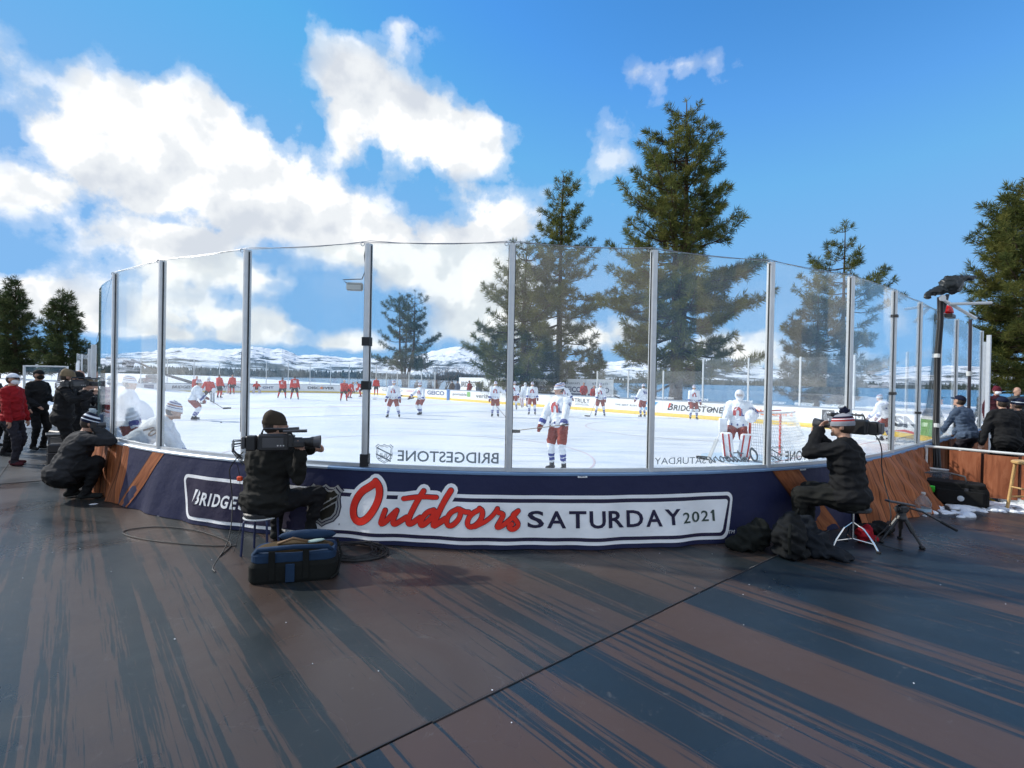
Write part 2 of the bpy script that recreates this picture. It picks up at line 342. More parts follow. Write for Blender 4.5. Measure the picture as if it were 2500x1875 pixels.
def fbm(x, y, o=5):
    s = 0; a = .5
    for k in range(o):
        s += a * math.sin(x * 1.7 ** k * 1.0 + 1.3 * k + 1.7 * math.sin(y * 1.9 ** k * .7 + k)) * math.cos(y * 1.8 ** k + .5 * k); a *= .55
    return s
from mathutils import noise as mn
b = MB(); vs = []; fs = []; AZ = np.arange(-78, 78.01, .22); NR = 34
for i in range(NR):
    f = i / (NR - 1)
    for a in AZ:
        el = float(np.interp(a, [q[0] for q in RIDGE], [q[1] for q in RIDGE])); D = 3600 + 4200 * f; H = math.tan(R_(el)) * 7800 * 1.08
        x_, y_ = math.sin(R_(a)) * D, math.cos(R_(a)) * D
        rg_ = mn.ridged_multi_fractal((x_ / 1500, y_ / 1500, 2.3), .9, 2.1, 6, 1.0, 2.0); mid = math.sin(math.pi * f) ** .7
        z = H * (f ** 1.15) * (1 - .50 * mid) + H * .42 * mid * min(1.25, rg_ * .55) * (.35 + f)
        if f > .9: z = min(z, H * (1 - .25 * (1 - f)))
        if i == NR - 1: z = H + mn.noise((a * 1.9, 3.3, 0)) * 16 + mn.noise((a * 5.1, 1.3, 0)) * 9
        if i == 0: z = -6
        vs.append((x_, y_, z))
na = len(AZ)
for i in range(NR - 1):
    for k in range(na - 1): fs.append((i * na + k, i * na + k + 1, (i + 1) * na + k + 1, (i + 1) * na + k))
b.add(vs, fs); o = b.build('mountains', mtn, smooth=False); tag(o, 'snowy mountain range across the lake', kind='structure')
# far wood along the shore
tl_m = mat('far_wood', (.035, .05, .048), rough=1, spec=.05, var=.4, vscale=.05)
b = MB()
for _ in range(3600):
    a = random.uniform(-62, 60)
    if a < -3: D = random.uniform(1230, 1440); h = random.uniform(11, 19) * (1.15 if a < -15 else .9)
    else: D = random.uniform(2600, 3300); h = random.uniform(18, 34)
    x, y = math.sin(R_(a)) * D, math.cos(R_(a)) * D; r = h * random.uniform(.22, .34); k0 = random.random() * 6
    z0 = -1.4
    ring = [(x + r * math.cos(k0 + k * math.pi / 2.5), y + r * math.sin(k0 + k * math.pi / 2.5), z0 + h * random.uniform(.02, .12)) for k in range(5)]
    b.add(ring + [(x, y, z0 + h)], [(k, (k + 1) % 5, 5) for k in range(5)])
o = b.build('far_wood', tl_m); tag(o, 'dark line of trees along the far shore', 'treeline', kind='stuff')

# ------------------------------------------------------------------ ice
ice, t_, b_, nd, rmp = nodes_of('ice', .22, .5)
c_ = nd('ShaderNodeTexCoord'); mp = nd('ShaderNodeMapping', {'Vector': c_.outputs['Object'], 'Rotation': (0, 0, .7), 'Scale': (.25, 2.2, 1)})
n_ = nd('ShaderNodeTexNoise', {'Vector': mp.outputs[0], 'Scale': 1.2, 'Detail': 8, 'Roughness': .62, 'Distortion': .6}); n2 = nd('ShaderNodeTexNoise', {'Vector': c_.outputs['Object'], 'Scale': .25, 'Detail': 3})
mx0 = nd('ShaderNodeMath', {0: n_.outputs['Fac'], 1: n2.outputs['Fac']}, operation='ADD'); mx = nd('ShaderNodeMath', {0: mx0.outputs[0], 1: .5}, operation='MULTIPLY')
t_.links.new(rmp(mx.outputs[0], [(.32, (.60, .70, .82)), (.47, (.78, .83, .89)), (.6, (.87, .89, .92))]), b_.inputs['Base Color'])
t_.links.new(rmp(n_.outputs['Fac'], [(.35, (.3,) * 3), (.7, (.65,) * 3)]), b_.inputs['Roughness'])
b = MB(); NT = 160; rim = [bp(LOOP * k / NT, ICE, -.05) for k in range(NT)]; b.add(rim, [tuple(range(NT))[::-1]])
ICEO = b.build('ice', ice); tag(ICEO, 'white ice sheet of the rink', kind='structure')
def mark(name, pts, colr):
    b = MB()
    for q in pts: b.add(q, [tuple(range(len(q)))])
    o = b.build(name, mat('paint_' + name, colr, rough=.4, var=.06, vscale=2), ICEO); return o
Z1 = ICE + .004
def band(u0, u1, v0, v1, z=Z1): return [uv(u0, v0, z), uv(u1, v0, z), uv(u1, v1, z), uv(u0, v1, z)]
def inset(u0):   # half width of the ice at distance u0 from an end
    d = min(u0, RL - u0)
    return RC - math.sqrt(RC * RC - (RC - d) ** 2) if d < RC else 0
mark('goal_line', [band(3.33, 3.38, inset(3.35) + .1, RW - inset(3.35) - .1)], (.72, .42, .44)); mark('goal_line', [band(RL - 3.38, RL - 3.33, 2.2, RW - 2.2)], (.7, .4, .42))
mark('blue_line', [band(22.7, 23.0, .1, RW - .1)], (.52, .62, .80)); mark('blue_line', [band(38, 38.3, .1, RW - .1)], (.5, .6, .8)); mark('centre_line', [band(30.33, 30.63, .1, RW - .1)], (.78, .50, .52))
def ring(name, u0, v0, r, colr, wd=.05, n=56):
    b = MB(); vs = []
    for k in range(n):
        a = 2 * math.pi * k / n; vs += [uv(u0 + (r - wd / 2) * math.cos(a), v0 + (r - wd / 2) * math.sin(a), Z1 + .001), uv(u0 + (r + wd / 2) * math.cos(a), v0 + (r + wd / 2) * math.sin(a), Z1 + .001)]
    b.add(vs, [(2 * k, 2 * k + 1, 2 * ((k + 1) % n) + 1, 2 * ((k + 1) % n)) for k in range(n)]); return b.build(name, mat('paint_' + name, colr, rough=.4, var=.06, vscale=2), ICEO)
for (a_, c2) in ((9.4, 6.2), (9.4, RW - 6.2), (RL - 9.4, 6.2), (RL - 9.4, RW - 6.2), (RL / 2, RW / 2)): ring('faceoff_circle', a_, c2, 4.57, (.74, .64, .68))
mark('goal_crease', [[uv(3.38, RW / 2 - 1.22, Z1 + .002)] + [uv(3.38 + 1.83 * math.sin(a), RW / 2 - 1.22 * math.cos(a) / 1, Z1 + .002) for a in np.linspace(.25, math.pi - .25, 14)] + [uv(3.38, RW / 2 + 1.22, Z1 + .002)]], (.60, .76, .90))

# ------------------------------------------------------------------ deck: printed carpet rolls laid across the rink's end
def deckmat(name, dark, light, seed, sc=1.0, thr=.5):
    mt, t, b, nd, rmp = nodes_of(name, .5, .42)
    c = nd('ShaderNodeTexCoord')
    def streak(loc, sx_, sy_, det, rg_, dist=0.): mp = nd('ShaderNodeMapping', {'Vector': c.outputs['Object'], 'Location': (loc, loc * 1.7, 0), 'Scale': (sx_ * sc, sy_, 1)}); return nd('ShaderNodeTexNoise', {'Vector': mp.outputs[0], 'Scale': 1.0, 'Detail': det, 'Roughness': rg_, 'Distortion': dist}).outputs['Fac']
    n1 = streak(seed, 2.2, .06, 2, .5); n2 = streak(seed * 3, 18, .26, 4, .68); n3 = streak(seed * 5, 70, 1.7, 4, .75)   # broad bands, streak bundles, ragged edges
    ad0 = nd('ShaderNodeMath', {0: n2, 1: .80, 2: n1}, operation='MULTIPLY_ADD'); ad1 = nd('ShaderNodeMath', {0: n3, 1: .30, 2: ad0.outputs[0]}, operation='MULTIPLY_ADD'); ad = nd('ShaderNodeMath', {0: ad1.outputs[0], 1: .5}, operation='MULTIPLY')
    fine = nd('ShaderNodeTexNoise', {'Vector': c.outputs['Object'], 'Scale': 260, 'Detail': 2}); big = nd('ShaderNodeTexNoise', {'Vector': c.outputs['Object'], 'Scale': .9, 'Detail': 3})
    base = rmp(ad.outputs[0], [(thr - .003, dark), (thr + .003, light)])
    m1 = nd('ShaderNodeMix', {'Factor': .35, 'A': base}, data_type='RGBA', blend_type='MULTIPLY'); t.links.new(rmp(fine.outputs['Fac'], [(.3, (.45,) * 3), (.7, (1.0,) * 3)]), m1.inputs['B'])
    m2 = nd('ShaderNodeMix', {'Factor': .4, 'A': m1.outputs['Result']}, data_type='RGBA', blend_type='MULTIPLY'); t.links.new(rmp(big.outputs['Fac'], [(.3, (.6,) * 3), (.7, (1.0,) * 3)]), m2.inputs['B'])
    sc_ = nd('ShaderNodeTexNoise', {'Vector': c.outputs['Object'], 'Scale': 5.5, 'Detail': 9, 'Roughness': .72, 'Distortion': 2.2}); scf = rmp(sc_.outputs['Fac'], [(.60, (0, 0, 0)), (.72, (.5,) * 3)])
    m3 = nd('ShaderNodeMix', {'Factor': scf, 'A': m2.outputs['Result'], 'B': (.13, .125, .12, 1)}, data_type='RGBA'); t.links.new(m3.outputs['Result'], b.inputs['Base Color'])
    wet = nd('ShaderNodeTexNoise', {'Vector': c.outputs['Object'], 'Scale': .55, 'Detail': 6, 'Roughness': .6, 'Distortion': .8})
    t.links.new(rmp(wet.outputs['Fac'], [(.40, (.24,) * 3), (.50, (.37,) * 3), (.68, (.50,) * 3)]), b.inputs['Roughness'])
    bn = nd('ShaderNodeBump', {'Height': fine.outputs['Fac'], 'Strength': .18, 'Distance': .003}); t.links.new(bn.outputs[0], b.inputs['Normal']); return mt
def deck_sheet(name, mt, rows, z, parent=None):
    """rows: list of (u, v0, v1); local axes x across (v), y along (u) so the print runs with the roll"""
    b = MB(); vs = [];
    for (a, v0, v1) in rows: vs += [(v0, a, 0), (v1, a, 0)]
    b.add(vs, [(2 * i, 2 * i + 1, 2 * i + 3, 2 * i + 2) for i in range(len(rows) - 1)])
    o = b.build(name, mt, parent); o.location = (OX, OY, z); o.rotation_euler = (0, 0, -PHI + 0); return o
def vmax(a): return (RC - math.sqrt(max(0, RC * RC - (RC - a) ** 2)) if a < RC else 0) + .02
DM1 = deckmat('deck_print_slate', (.016, .027, .037), (.082, .052, .040), 3.1, 1.0, .533); DM2 = deckmat('deck_print_brown', (.026, .032, .033), (.074, .053, .043), 11.7, .9, .512); DM3 = deckmat('deck_print_grey', (.05, .06, .066), (.08, .076, .074), 21.3, .6, .525)
deck = deck_sheet('deck', DM2, [(a, -16, vmax(a)) for a in np.linspace(.05, 8.66, 24)], 0.0); tag(deck, 'printed wood grain carpet deck in front of the rink', kind='structure')
o = deck_sheet('deck', DM1, [(-14, -16, 30), (.035, -16, 30)], .003); tag(o, 'slate and brown streaked carpet roll of the deck', kind='structure')
o = deck_sheet('deck', DM3, [(8.68, -16, 0.02), (40, -16, 0.02)], .002); tag(o, 'grey carpet roll of the deck beside the rink', kind='structure')
# seam ridges and the lit chips of tape along a joint
sm = mat('seam_tape', (.02, .02, .022), rough=.6)
b = MB()
for k in range(46): b.box((-15.5 + k, .04 + .006 * math.sin(k * 2.1), .006), (1.0, .007, .005))
o = b.build('seam', sm, deck)
b = MB()
for k in range(24): b.box((-15.5 + k * .68, 8.67 + .006 * math.sin(k * 2.1), .006), (.68, .008, .006))
o = b.build('seam', sm, deck)
b = MB()
for k in range(30): b.box((-1.22, 8.9 + k, .006), (.008, 1.0, .006))
o = b.build('seam', sm, deck)
# ================================================================== RINK BOARDS AND GLASS
alu = mat('aluminium', (.60, .62, .63), rough=.36, metal=.35, var=.06, vscale=12); black_r = mat('black_rubber', (.012, .012, .014), rough=.6); steel = mat('steel_wire', (.35, .36, .38), rough=.35, metal=.9)
bwhite = mat('board_white', (.80, .82, .84), rough=.4, var=.03, vscale=1.5); byellow = mat('kick_yellow', (.80, .58, .12), rough=.45, var=.08); capblue = mat('cap_blue', (.16, .27, .44), rough=.45, var=.08, vscale=3); capsilver = mat('cap_silver', (.50, .58, .66), rough=.32, metal=.2, var=.08, vscale=2)
capgrey = mat('cap_grey', (.22, .27, .34), rough=.5)
def glassmat(name, tint, haze):
    mt = bpy.data.materials.new(name); mt.use_nodes = True; t = mt.node_tree; t.nodes.clear()
    out = t.nodes.new('ShaderNodeOutputMaterial'); tr = t.nodes.new('ShaderNodeBsdfTransparent'); tr.inputs[0].default_value = (*tint, 1)
    gl = t.nodes.new('ShaderNodeBsdfGlossy'); gl.inputs['Roughness'].default_value = .015; gl.inputs[0].default_value = (1, 1, 1, 1); lw = t.nodes.new('ShaderNodeLayerWeight'); lw.inputs[0].default_value = .5; pw = t.nodes.new('ShaderNodeMath'); pw.operation = 'POWER'; pw.inputs[1].default_value = 4.5; t.links.new(lw.outputs['Facing'], pw.inputs[0]); fr = t.nodes.new('ShaderNodeMath'); fr.operation = 'MULTIPLY_ADD'; fr.inputs[1].default_value = .9; fr.inputs[2].default_value = .035; fr.use_clamp = True; t.links.new(pw.outputs[0], fr.inputs[0])
    df = t.nodes.new('ShaderNodeBsdfTranslucent'); df.inputs[0].default_value = (.75, .8, .85, 1); d2 = t.nodes.new('ShaderNodeBsdfDiffuse'); d2.inputs[0].default_value = (.75, .8, .85, 1)
    c = t.nodes.new('ShaderNodeTexCoord'); n = t.nodes.new('ShaderNodeTexNoise'); n.inputs['Scale'].default_value = 2.2; n.inputs['Detail'].default_value = 6; t.links.new(c.outputs['Object'], n.inputs['Vector'])
    mr = t.nodes.new('ShaderNodeMapRange'); mr.inputs[1].default_value = .35; mr.inputs[2].default_value = .75; mr.inputs[3].default_value = haze * .3; mr.inputs[4].default_value = haze * 2.4; t.links.new(n.outputs['Fac'], mr.inputs[0])
    m0 = t.nodes.new('ShaderNodeMixShader'); m0.inputs[0].default_value = .5; t.links.new(df.outputs[0], m0.inputs[1]); t.links.new(d2.outputs[0], m0.inputs[2])
    m1 = t.nodes.new('ShaderNodeMixShader'); t.links.new(mr.outputs[0], m1.inputs[0]); t.links.new(tr.outputs[0], m1.inputs[1]); t.links.new(m0.outputs[0], m1.inputs[2])
    m2 = t.nodes.new('ShaderNodeMixShader'); t.links.new(fr.outputs[0], m2.inputs[0]); t.links.new(m1.outputs[0], m2.inputs[1]); t.links.new(gl.outputs[0], m2.inputs[2]); t.links.new(m2.outputs[0], out.inputs[0])
    MATS[name] = mt; return mt
glass = glassmat('rink_glass', (.965, .98, .975), .016); glass_far = glassmat('far_glass', (.955, .972, .975), .03); gedge = mat('glass_edge', (.30, .46, .44), rough=.2, var=.05)
def pane(parent, t0, t1, z0, z1, off, mt, th=.012, n=3):
    b = MB(); vs = []
    for i in range(n + 1):
        t = t0 + (t1 - t0) * i / n
        vs += [bp(t, z0, off), bp(t, z1, off), bp(t, z1, off + th), bp(t, z0, off + th)]
    fs = []; b.m = []
    for i in range(n):
        for j in range(4): fs.append((4 * i + j, 4 * i + (j + 1) % 4, 4 * i + 4 + (j + 1) % 4, 4 * i + 4 + j))
    fs += [(0, 1, 2, 3)[::-1], (4 * n, 4 * n + 1, 4 * n + 2, 4 * n + 3)]
    b.add(vs, fs); b.m = [0 if (k < 4 * n and k % 4 in (0, 2)) else 1 for k in range(len(fs))]
    return b.build('glass_pane', [mt, gedge], parent)
def post(parent, t, z0, z1, off, wd=.062, dp=.07, gasket=True):
    """extruded aluminium stanchion: rounded outer face, dark gasket on both flanks"""
    b = MB(); a, c2, nu, nv = loop(t); e = Vector((UX * nu + VX * nv, UY * nu + VY * nv, 0)); s_ = Vector((-e.y, e.x, 0)); base = uv(a, c2)
    def pr(poly, z0_, z1_):
        vs = [base + s_ * x + e * (off + y) + Vector((0, 0, z)) for z in (z0_, z1_) for (x, y) in poly]; k = len(poly)
        b.add(vs, [tuple(range(k))[::-1], tuple(range(k, 2 * k))] + [(i, (i + 1) % k, k + (i + 1) % k, k + i) for i in range(k)])
    h = wd / 2
    pr([(-h, -dp * .5), (h, -dp * .5), (h, dp * .3), (h * .75, dp * .45), (h * .3, dp * .5), (-h * .3, dp * .5), (-h * .75, dp * .45), (-h, dp * .3)], z0, z1)
    b.mi = 1
    if gasket:
        for sg in (-1, 1): pr([(sg * h * 1.02, -.004), (sg * (h + .007), -.004), (sg * (h + .007), .010), (sg * h * 1.02, .010)][::sg], z0 + .01, z1 - .02)
    b.mi = 0
    return b.build('post', [alu, black_r], parent)
# ---- near run: corner curve in front of the camera, then the end boards to the right
S0, SP = 1.4554, 1.5113
near = wthing('dasher_boards', 'low rink boards with tall clear glass curving round the near corner', 'rink boards', bp(7.5, 0, .1))
sweep('board_panel', bwhite, near, -.06, 22.2, rect(0, .06, ICE, ZB - .04), .5)
sweep('cap_rail', capsilver, near, -.06, 5.6, [(-.05, ZB - .04), (.085, ZB - .04), (.1, ZB - .03), (.1, ZB - .012), (.085, ZB), (-.05, ZB)], .4)
sweep('cap_rail', capblue, near, 5.6, 22.2, [(-.05, ZB - .04), (.085, ZB - .04), (.1, ZB - .03), (.1, ZB - .012), (.085, ZB - .002), (-.05, ZB - .002)], .4)
sweep('glass_channel', alu, near, -.06, 22.2, rect(.012, .055, ZB, ZB + .035), .4)
NPOST = [S0 + SP * k for k in range(14)]
for k, s_ in enumerate(NPOST): post(near, s_, ZB, ZT, .034)
edges = [S0 - SP] + NPOST
panes = [pane(near, a + .02, c2 - .02, ZB + .02, ZT - (.0 if k else .06), .028, glass) for k, (a, c2) in enumerate(zip(edges, edges[1:]))]
# wires strung over the post tops
for dz in (.0, .05):
    b = MB(); pts = []
    for k in range(0, 10):
        s0_ = NPOST[k]; s1_ = NPOST[k + 1]
        for f in np.linspace(0, 1, 6)[:-1]: pts.append(bp(s0_ + (s1_ - s0_) * f, ZT + .012 + dz * .6 - (.02 + dz * .5) * math.sin(math.pi * f), .05 - dz))
    b.tube(pts, .0035, 5); b.build('wire', steel, near)
for k in range(0, 9):
    b = MB(); q = bp(NPOST[k] - .06, ZT - .004, .05); b.tube([q + Vector((.02 * math.cos(a), 0, .02 * math.sin(a))) for a in np.linspace(0, 6.2, 9)], .004, 5); b.build('eye_bolt', steel, near)
b = MB(); b.tube([bp(S0 - .06, ZT, .05), bp(-.4, 2.35, .03), bp(-1.3, 2.25, .03)], .004, 5); b.build('wire', steel, near)
# black tape bands and foot sleeve on some posts
for (k, z) in ((3, 2.08), (3, 1.62), (8, 1.62), (8, 2.74), (9, 1.30)):
    b = MB(); q = bp(NPOST[k], z, .036); a, c2, nu, nv = loop(NPOST[k]); b.box(q, (.082, .082, .09 if k == 3 else .04), rz(math.atan2(UY * nu + VY * nv, UX * nu + VX * nv))); b.build('tape_band', black_r, near)
b = MB(); q = bp(NPOST[3], ZB + .07, .036); b.box(q, (.085, .09, .13), rz(0)); b.build('foot_sleeve', black_r, near)
# lettering on the panes, seen from behind
glet = mat('pane_lettering', (.34, .37, .41), rough=.6, var=.03)
def gsurf(x, z): return bp(x, z, .022)
letters('BRIDGESTONE', gsurf, 'lettering', glet, panes[4], 6.34, 7.40, .835, .95, mirror=True, bold=.012, shear=-.0)
def shield(parent, surf, cx, cz, wd, ht, layers, mirror=False):
    """the league's shield: outline in nested bands"""
    half = [(0, -.5), (.10, -.44), (.30, -.36), (.42, -.22), (.46, -.02), (.42, .16), (.44, .30), (.50, .36), (.42, .42), (.34, .50), (.24, .43), (.12, .43), (0, .5)]
    poly = half + [(-x, z) for x, z in half[::-1][1:-1]]
    for (k, mt, e) in layers:
        b = MB(); pts = [surf(cx + x * wd * k, cz + z * ht * k, e) for x, z in poly]; ctr = surf(cx, cz, e); n = len(pts)
        b.add(pts + [ctr], [(i, (i + 1) % n, n) for i in range(n)]); b.build('shield', mt, parent)
    return
def ring_shield(parent, surf, cx, cz, wd, ht, k0, k1, mt, e):
    half = [(0, -.5), (.10, -.44), (.30, -.36), (.42, -.22), (.46, -.02), (.42, .16), (.44, .30), (.50, .36), (.42, .42), (.34, .50), (.24, .43), (.12, .43), (0, .5)]
    poly = half + [(-x, z) for x, z in half[::-1][1:-1]]; n = len(poly); b = MB()
    b.add([surf(cx + x * wd * k, cz + z * ht * k, e) for k in (k0, k1) for x, z in poly], [(i, (i + 1) % n, n + (i + 1) % n, n + i) for i in range(n)]); return b.build('shield', mt, parent)
def gs2(x, z, e=0.): return bp(x, z, .022 - e * .4)
for (pi, cx, cz, l0, l1) in ((4, 6.195, .905, 0, 0), (7, 10.685, .90, 10.82, 11.75)):
    ring_shield(panes[pi], gs2, cx, cz, .20, .205, .93, 1.0, glet, 0); ring_shield(panes[pi], gs2, cx, cz, .20, .205, .78, .84, glet, 0)
    b = MB(); b.add([gs2(cx - .085, cz + .07), gs2(cx - .085, cz + .055), gs2(cx + .085, cz - .02), gs2(cx + .085, cz - .005)], [(0, 1, 2, 3)]); b.add([gs2(cx - .085, cz - .0), gs2(cx - .085, cz - .015), gs2(cx + .07, cz - .085), gs2(cx + .075, cz - .07)], [(0, 1, 2, 3)]); b.build('shield', glet, panes[pi])
    letters('NHL', gs2, 'lettering', glet, panes[pi], cx - .07, cx + .07, cz - .055, cz + .005, mirror=True, slope=0, bold=.01)
    if l0: letters('BRIDGESTONE', gsurf, 'lettering', glet, panes[pi], l0, l1, .815, .935, mirror=True, bold=.012)
letters('SATURDAY', gsurf, 'lettering', glet, panes[6], 9.07, 9.69, .832, .905, mirror=True)
letters('BRIDGESTONE', gsurf, 'lettering', glet, panes[9], 13.75, 14.9, .83, .95, mirror=True, bold=.012)

# ---- banner and wood-print covers hung over the boards
def sk_off(s_, z, amp=.018):
    f = max(0., 1 - z / ZB); return .085 + .12 * f + amp * f * (math.sin(6.3 * s_ + 1.2 * math.sin(2.1 * s_)) + .5 * math.sin(14.1 * s_ + 3 * f))
def skirt(name, mt, parent, s0, s1, zlo, zhi, off, step=.06, rows=8):
    n = max(2, int((s1 - s0) / step)); vs = []; uvs = []; fs = []
    for i in range(n + 1):
        s_ = s0 + (s1 - s0) * i / n; a, c2 = zlo(s_), zhi(s_)
        for j in range(rows + 1): z = a + (c2 - a) * j / rows; vs.append(bp(s_, z, off(s_, z))); uvs.append((s_, z))
    for i in range(n):
        for j in range(rows): q = i * (rows + 1) + j; fs.append((q, q + rows + 1, q + rows + 2, q + 1))
    b = MB(); b.add(vs, fs); return b.build(name, mt, parent, smooth=True, uvs=uvs)
def fabric(name, col, rough=.6):
    return mat(name, col, rough=rough, spec=.3, var=.08, vscale=3, bump=.6, bscale=7)
navy = fabric('banner_navy', (.012, .016, .058)); navy2 = fabric('banner_navy_ink', (.018, .014, .045)); bwh = fabric('banner_white', (.88, .89, .90)); red = fabric('banner_red', (.78, .030, .014)); grey_ink = fabric('banner_grey', (.045, .07, .06)); silver = fabric('banner_silver', (.34, .34, .33)); shk = fabric('banner_black', (.018, .016, .010))
wood, t_, b_, nd, rmp = nodes_of('wood_print', .7, .25)
uvn = nd('ShaderNodeUVMap'); sp = nd('ShaderNodeSeparateXYZ', {0: uvn.outputs[0]})
pk = nd('ShaderNodeMath', {0: sp.outputs[0], 1: 1 / .17}, operation='MULTIPLY'); fl = nd('ShaderNodeMath', {0: pk.outputs[0]}, operation='FLOOR'); fr_ = nd('ShaderNodeMath', {0: pk.outputs[0]}, operation='FRACT')
wn = nd('ShaderNodeTexWhiteNoise', {'W': fl.outputs[0]}, noise_dimensions='1D')
mp = nd('ShaderNodeMapping', {'Vector': uvn.outputs[0], 'Scale': (34, 2.6, 1)}); of = nd('ShaderNodeVectorMath', {0: mp.outputs[0], 1: wn.outputs['Color']}, operation='ADD')
gr = nd('ShaderNodeTexNoise', {'Vector': of.outputs[0], 'Scale': 1.0, 'Detail': 7, 'Roughness': .65, 'Distortion': .35})
gcol = rmp(gr.outputs['Fac'], [(.25, (.09, .026, .011)), (.5, (.28, .088, .032)), (.75, (.44, .17, .066))])
hs = nd('ShaderNodeHueSaturation', {'Color': gcol}); t_.links.new(nd('ShaderNodeMapRange', {0: wn.outputs['Value'], 3: .72, 4: 1.3}).outputs[0], hs.inputs['Value'])
edge = rmp(fr_.outputs[0], [(0, (.10,) * 3), (.09, (1,) * 3), (.93, (1,) * 3), (1, (.10,) * 3)])
mm = nd('ShaderNodeMix', {'Factor': 1.0, 'A': hs.outputs[0], 'B': edge}, data_type='RGBA', blend_type='MULTIPLY'); t_.links.new(mm.outputs['Result'], b_.inputs['Base Color'])
banner = wthing('banner', 'navy banner printed with Outdoors Saturday 2021 hung on the curved boards', 'banner', bp(7.0, 0, .2))
ZTOP = ZB - .016
skirt('cloth', navy, banner, 2.30, 12.0, lambda s_: .006, lambda s_: ZTOP, sk_off)
def bsurf(e): return lambda x, z: bp(x, z, sk_off(x, z) + e)
def bs2(x, z, e=0.): return bp(x, z, sk_off(x, z) + e)
def plate(name, mt, s0, s1, z0, z1, r, e, lean0=0., lean1=0., rows=6, step=.05):
    """rounded panel printed on the cloth; lean shifts the ends with height"""
    n = int((s1 - s0) / step); vs = []; fs = []
    cols = sorted(set([s0 + (s1 - s0) * i / n for i in range(n + 1)] + [s0 + r * (1 - math.cos(a)) for a in np.linspace(0, math.pi / 2, 7)] + [s1 - r * (1 - math.cos(a)) for a in np.linspace(0, math.pi / 2, 7)]))
    for x in cols:
        d = min(x - s0, s1 - x); c2 = r - math.sqrt(max(0, r * r - (r - d) ** 2)) if d < r else 0
        for j in range(rows + 1):
            z = z0 + c2 + (z1 - z0 - 2 * c2) * j / rows; f = (z - z0) / (z1 - z0); sh = (lean0 * (1 - f) if x < (s0 + s1) / 2 else -lean1 * (1 - f)) * (1 - min(1, d / 1.2)); vs.append(bs2(x + sh, z, e))
    k = rows + 1
    for i in range(len(cols) - 1):
        for j in range(rows): fs.append((i * k + j, (i + 1) * k + j, (i + 1) * k + j + 1, i * k + j + 1))
    b = MB(); b.add(vs, fs); return b.build(name, mt, banner, smooth=True)
plate('frame_print', bwh, 3.62, 9.965, .050, .535, .085, .004, .16, .12)
plate('frame_print', navy2, 3.665, 9.925, .086, .500, .06, .008, .155, .115)
plate('panel_print', bwh, 5.50, 9.885, .122, .462, .035, .012, .0, .11)
# the script word: white halo, then red brush strokes with a dark edge
STROKES = {'O': ([(6.149, .62), (6.093, .577), (6.011, .528), (5.949, .434), (5.927, .328), (5.953, .24), (6.02, .217), (6.091, .258), (6.152, .341), (6.192, .432), (6.205, .522), (6.189, .587), (6.148, .63)], .072),
 'u1': ([(6.275, .352), (6.247, .257), (6.242, .217), (6.278, .229), (6.33, .291), (6.378, .342)], .050), 'u2': ([(6.39, .353), (6.356, .253), (6.37, .212), (6.409, .234), (6.491, .289)], .050),
 't': ([(6.655, .556), (6.588, .445), (6.527, .31), (6.505, .231), (6.543, .225), (6.634, .295)], .052), 'tb': ([(6.452, .472), (6.626, .502), (6.788, .5)], .044),
 'd1': ([(6.768, .374), (6.702, .351), (6.652, .286), (6.635, .222), (6.674, .223), (6.752, .299), (6.787, .359)], .050), 'd2': ([(6.931, .572), (6.865, .46), (6.796, .301), (6.763, .214), (6.804, .235), (6.887, .294)], .054),
 'o1': ([(7.008, .395), (6.929, .354), (6.898, .275), (6.917, .223), (6.974, .239), (7.031, .308), (7.041, .377), (7.007, .403), (7.079, .368), (7.119, .369)], .046),
 'o2': ([(7.228, .399), (7.14, .35), (7.103, .272), (7.126, .222), (7.193, .24), (7.251, .314), (7.257, .382), (7.223, .406)], .046), 'oc': ([(7.184, .23), (7.282, .276), (7.35, .331), (7.4, .4)], .040),
 'r': ([(7.4, .405), (7.389, .375), (7.444, .361), (7.464, .349), (7.426, .279), (7.39, .22), (7.441, .233), (7.525, .3), (7.598, .378)], .044), 's': ([(7.606, .388), (7.539, .341), (7.597, .286), (7.612, .243), (7.556, .201), (7.506, .23), (7.545, .259)], .044)}
def brush(name, mt, parent, keys, grow, e, surf, mirror=None):
    b = MB()
    for i, k in enumerate(keys):
        pts, wd = STROKES[k]; vs, fs = strip2d(pts, wd + grow); q = []
        for p_ in vs:
            x, z = p_.x, p_.y
            if mirror: x, z = mirror(x, z)
            q.append(surf(x, z, e + i * .0005))
        b.add(q, fs)
    return b.build(name, mt, parent)
brush('lettering', glet, panes[6], list(STROKES), -.006, 0., gs2, mirror=lambda x, z: (10.405 - (x - 5.89) / 1.76 * .69, .832 + (z - .2) * .36))
brush('halo_print', bwh, banner, ['O', 't', 'd2', 'tb'], .085, .013, bs2)
b = MB(); b.add([bs2(6.0, .40, .0135), bs2(6.19, .40, .0135), bs2(6.17, .58, .0135), bs2(6.05, .55, .0135)], [(0, 1, 2, 3)]); b.build('halo_print', bwh, banner)
brush('script_lettering', navy2, banner, list(STROKES), .010, .017, bs2); brush('script_lettering', red, banner, list(STROKES), 0., .025, bs2)
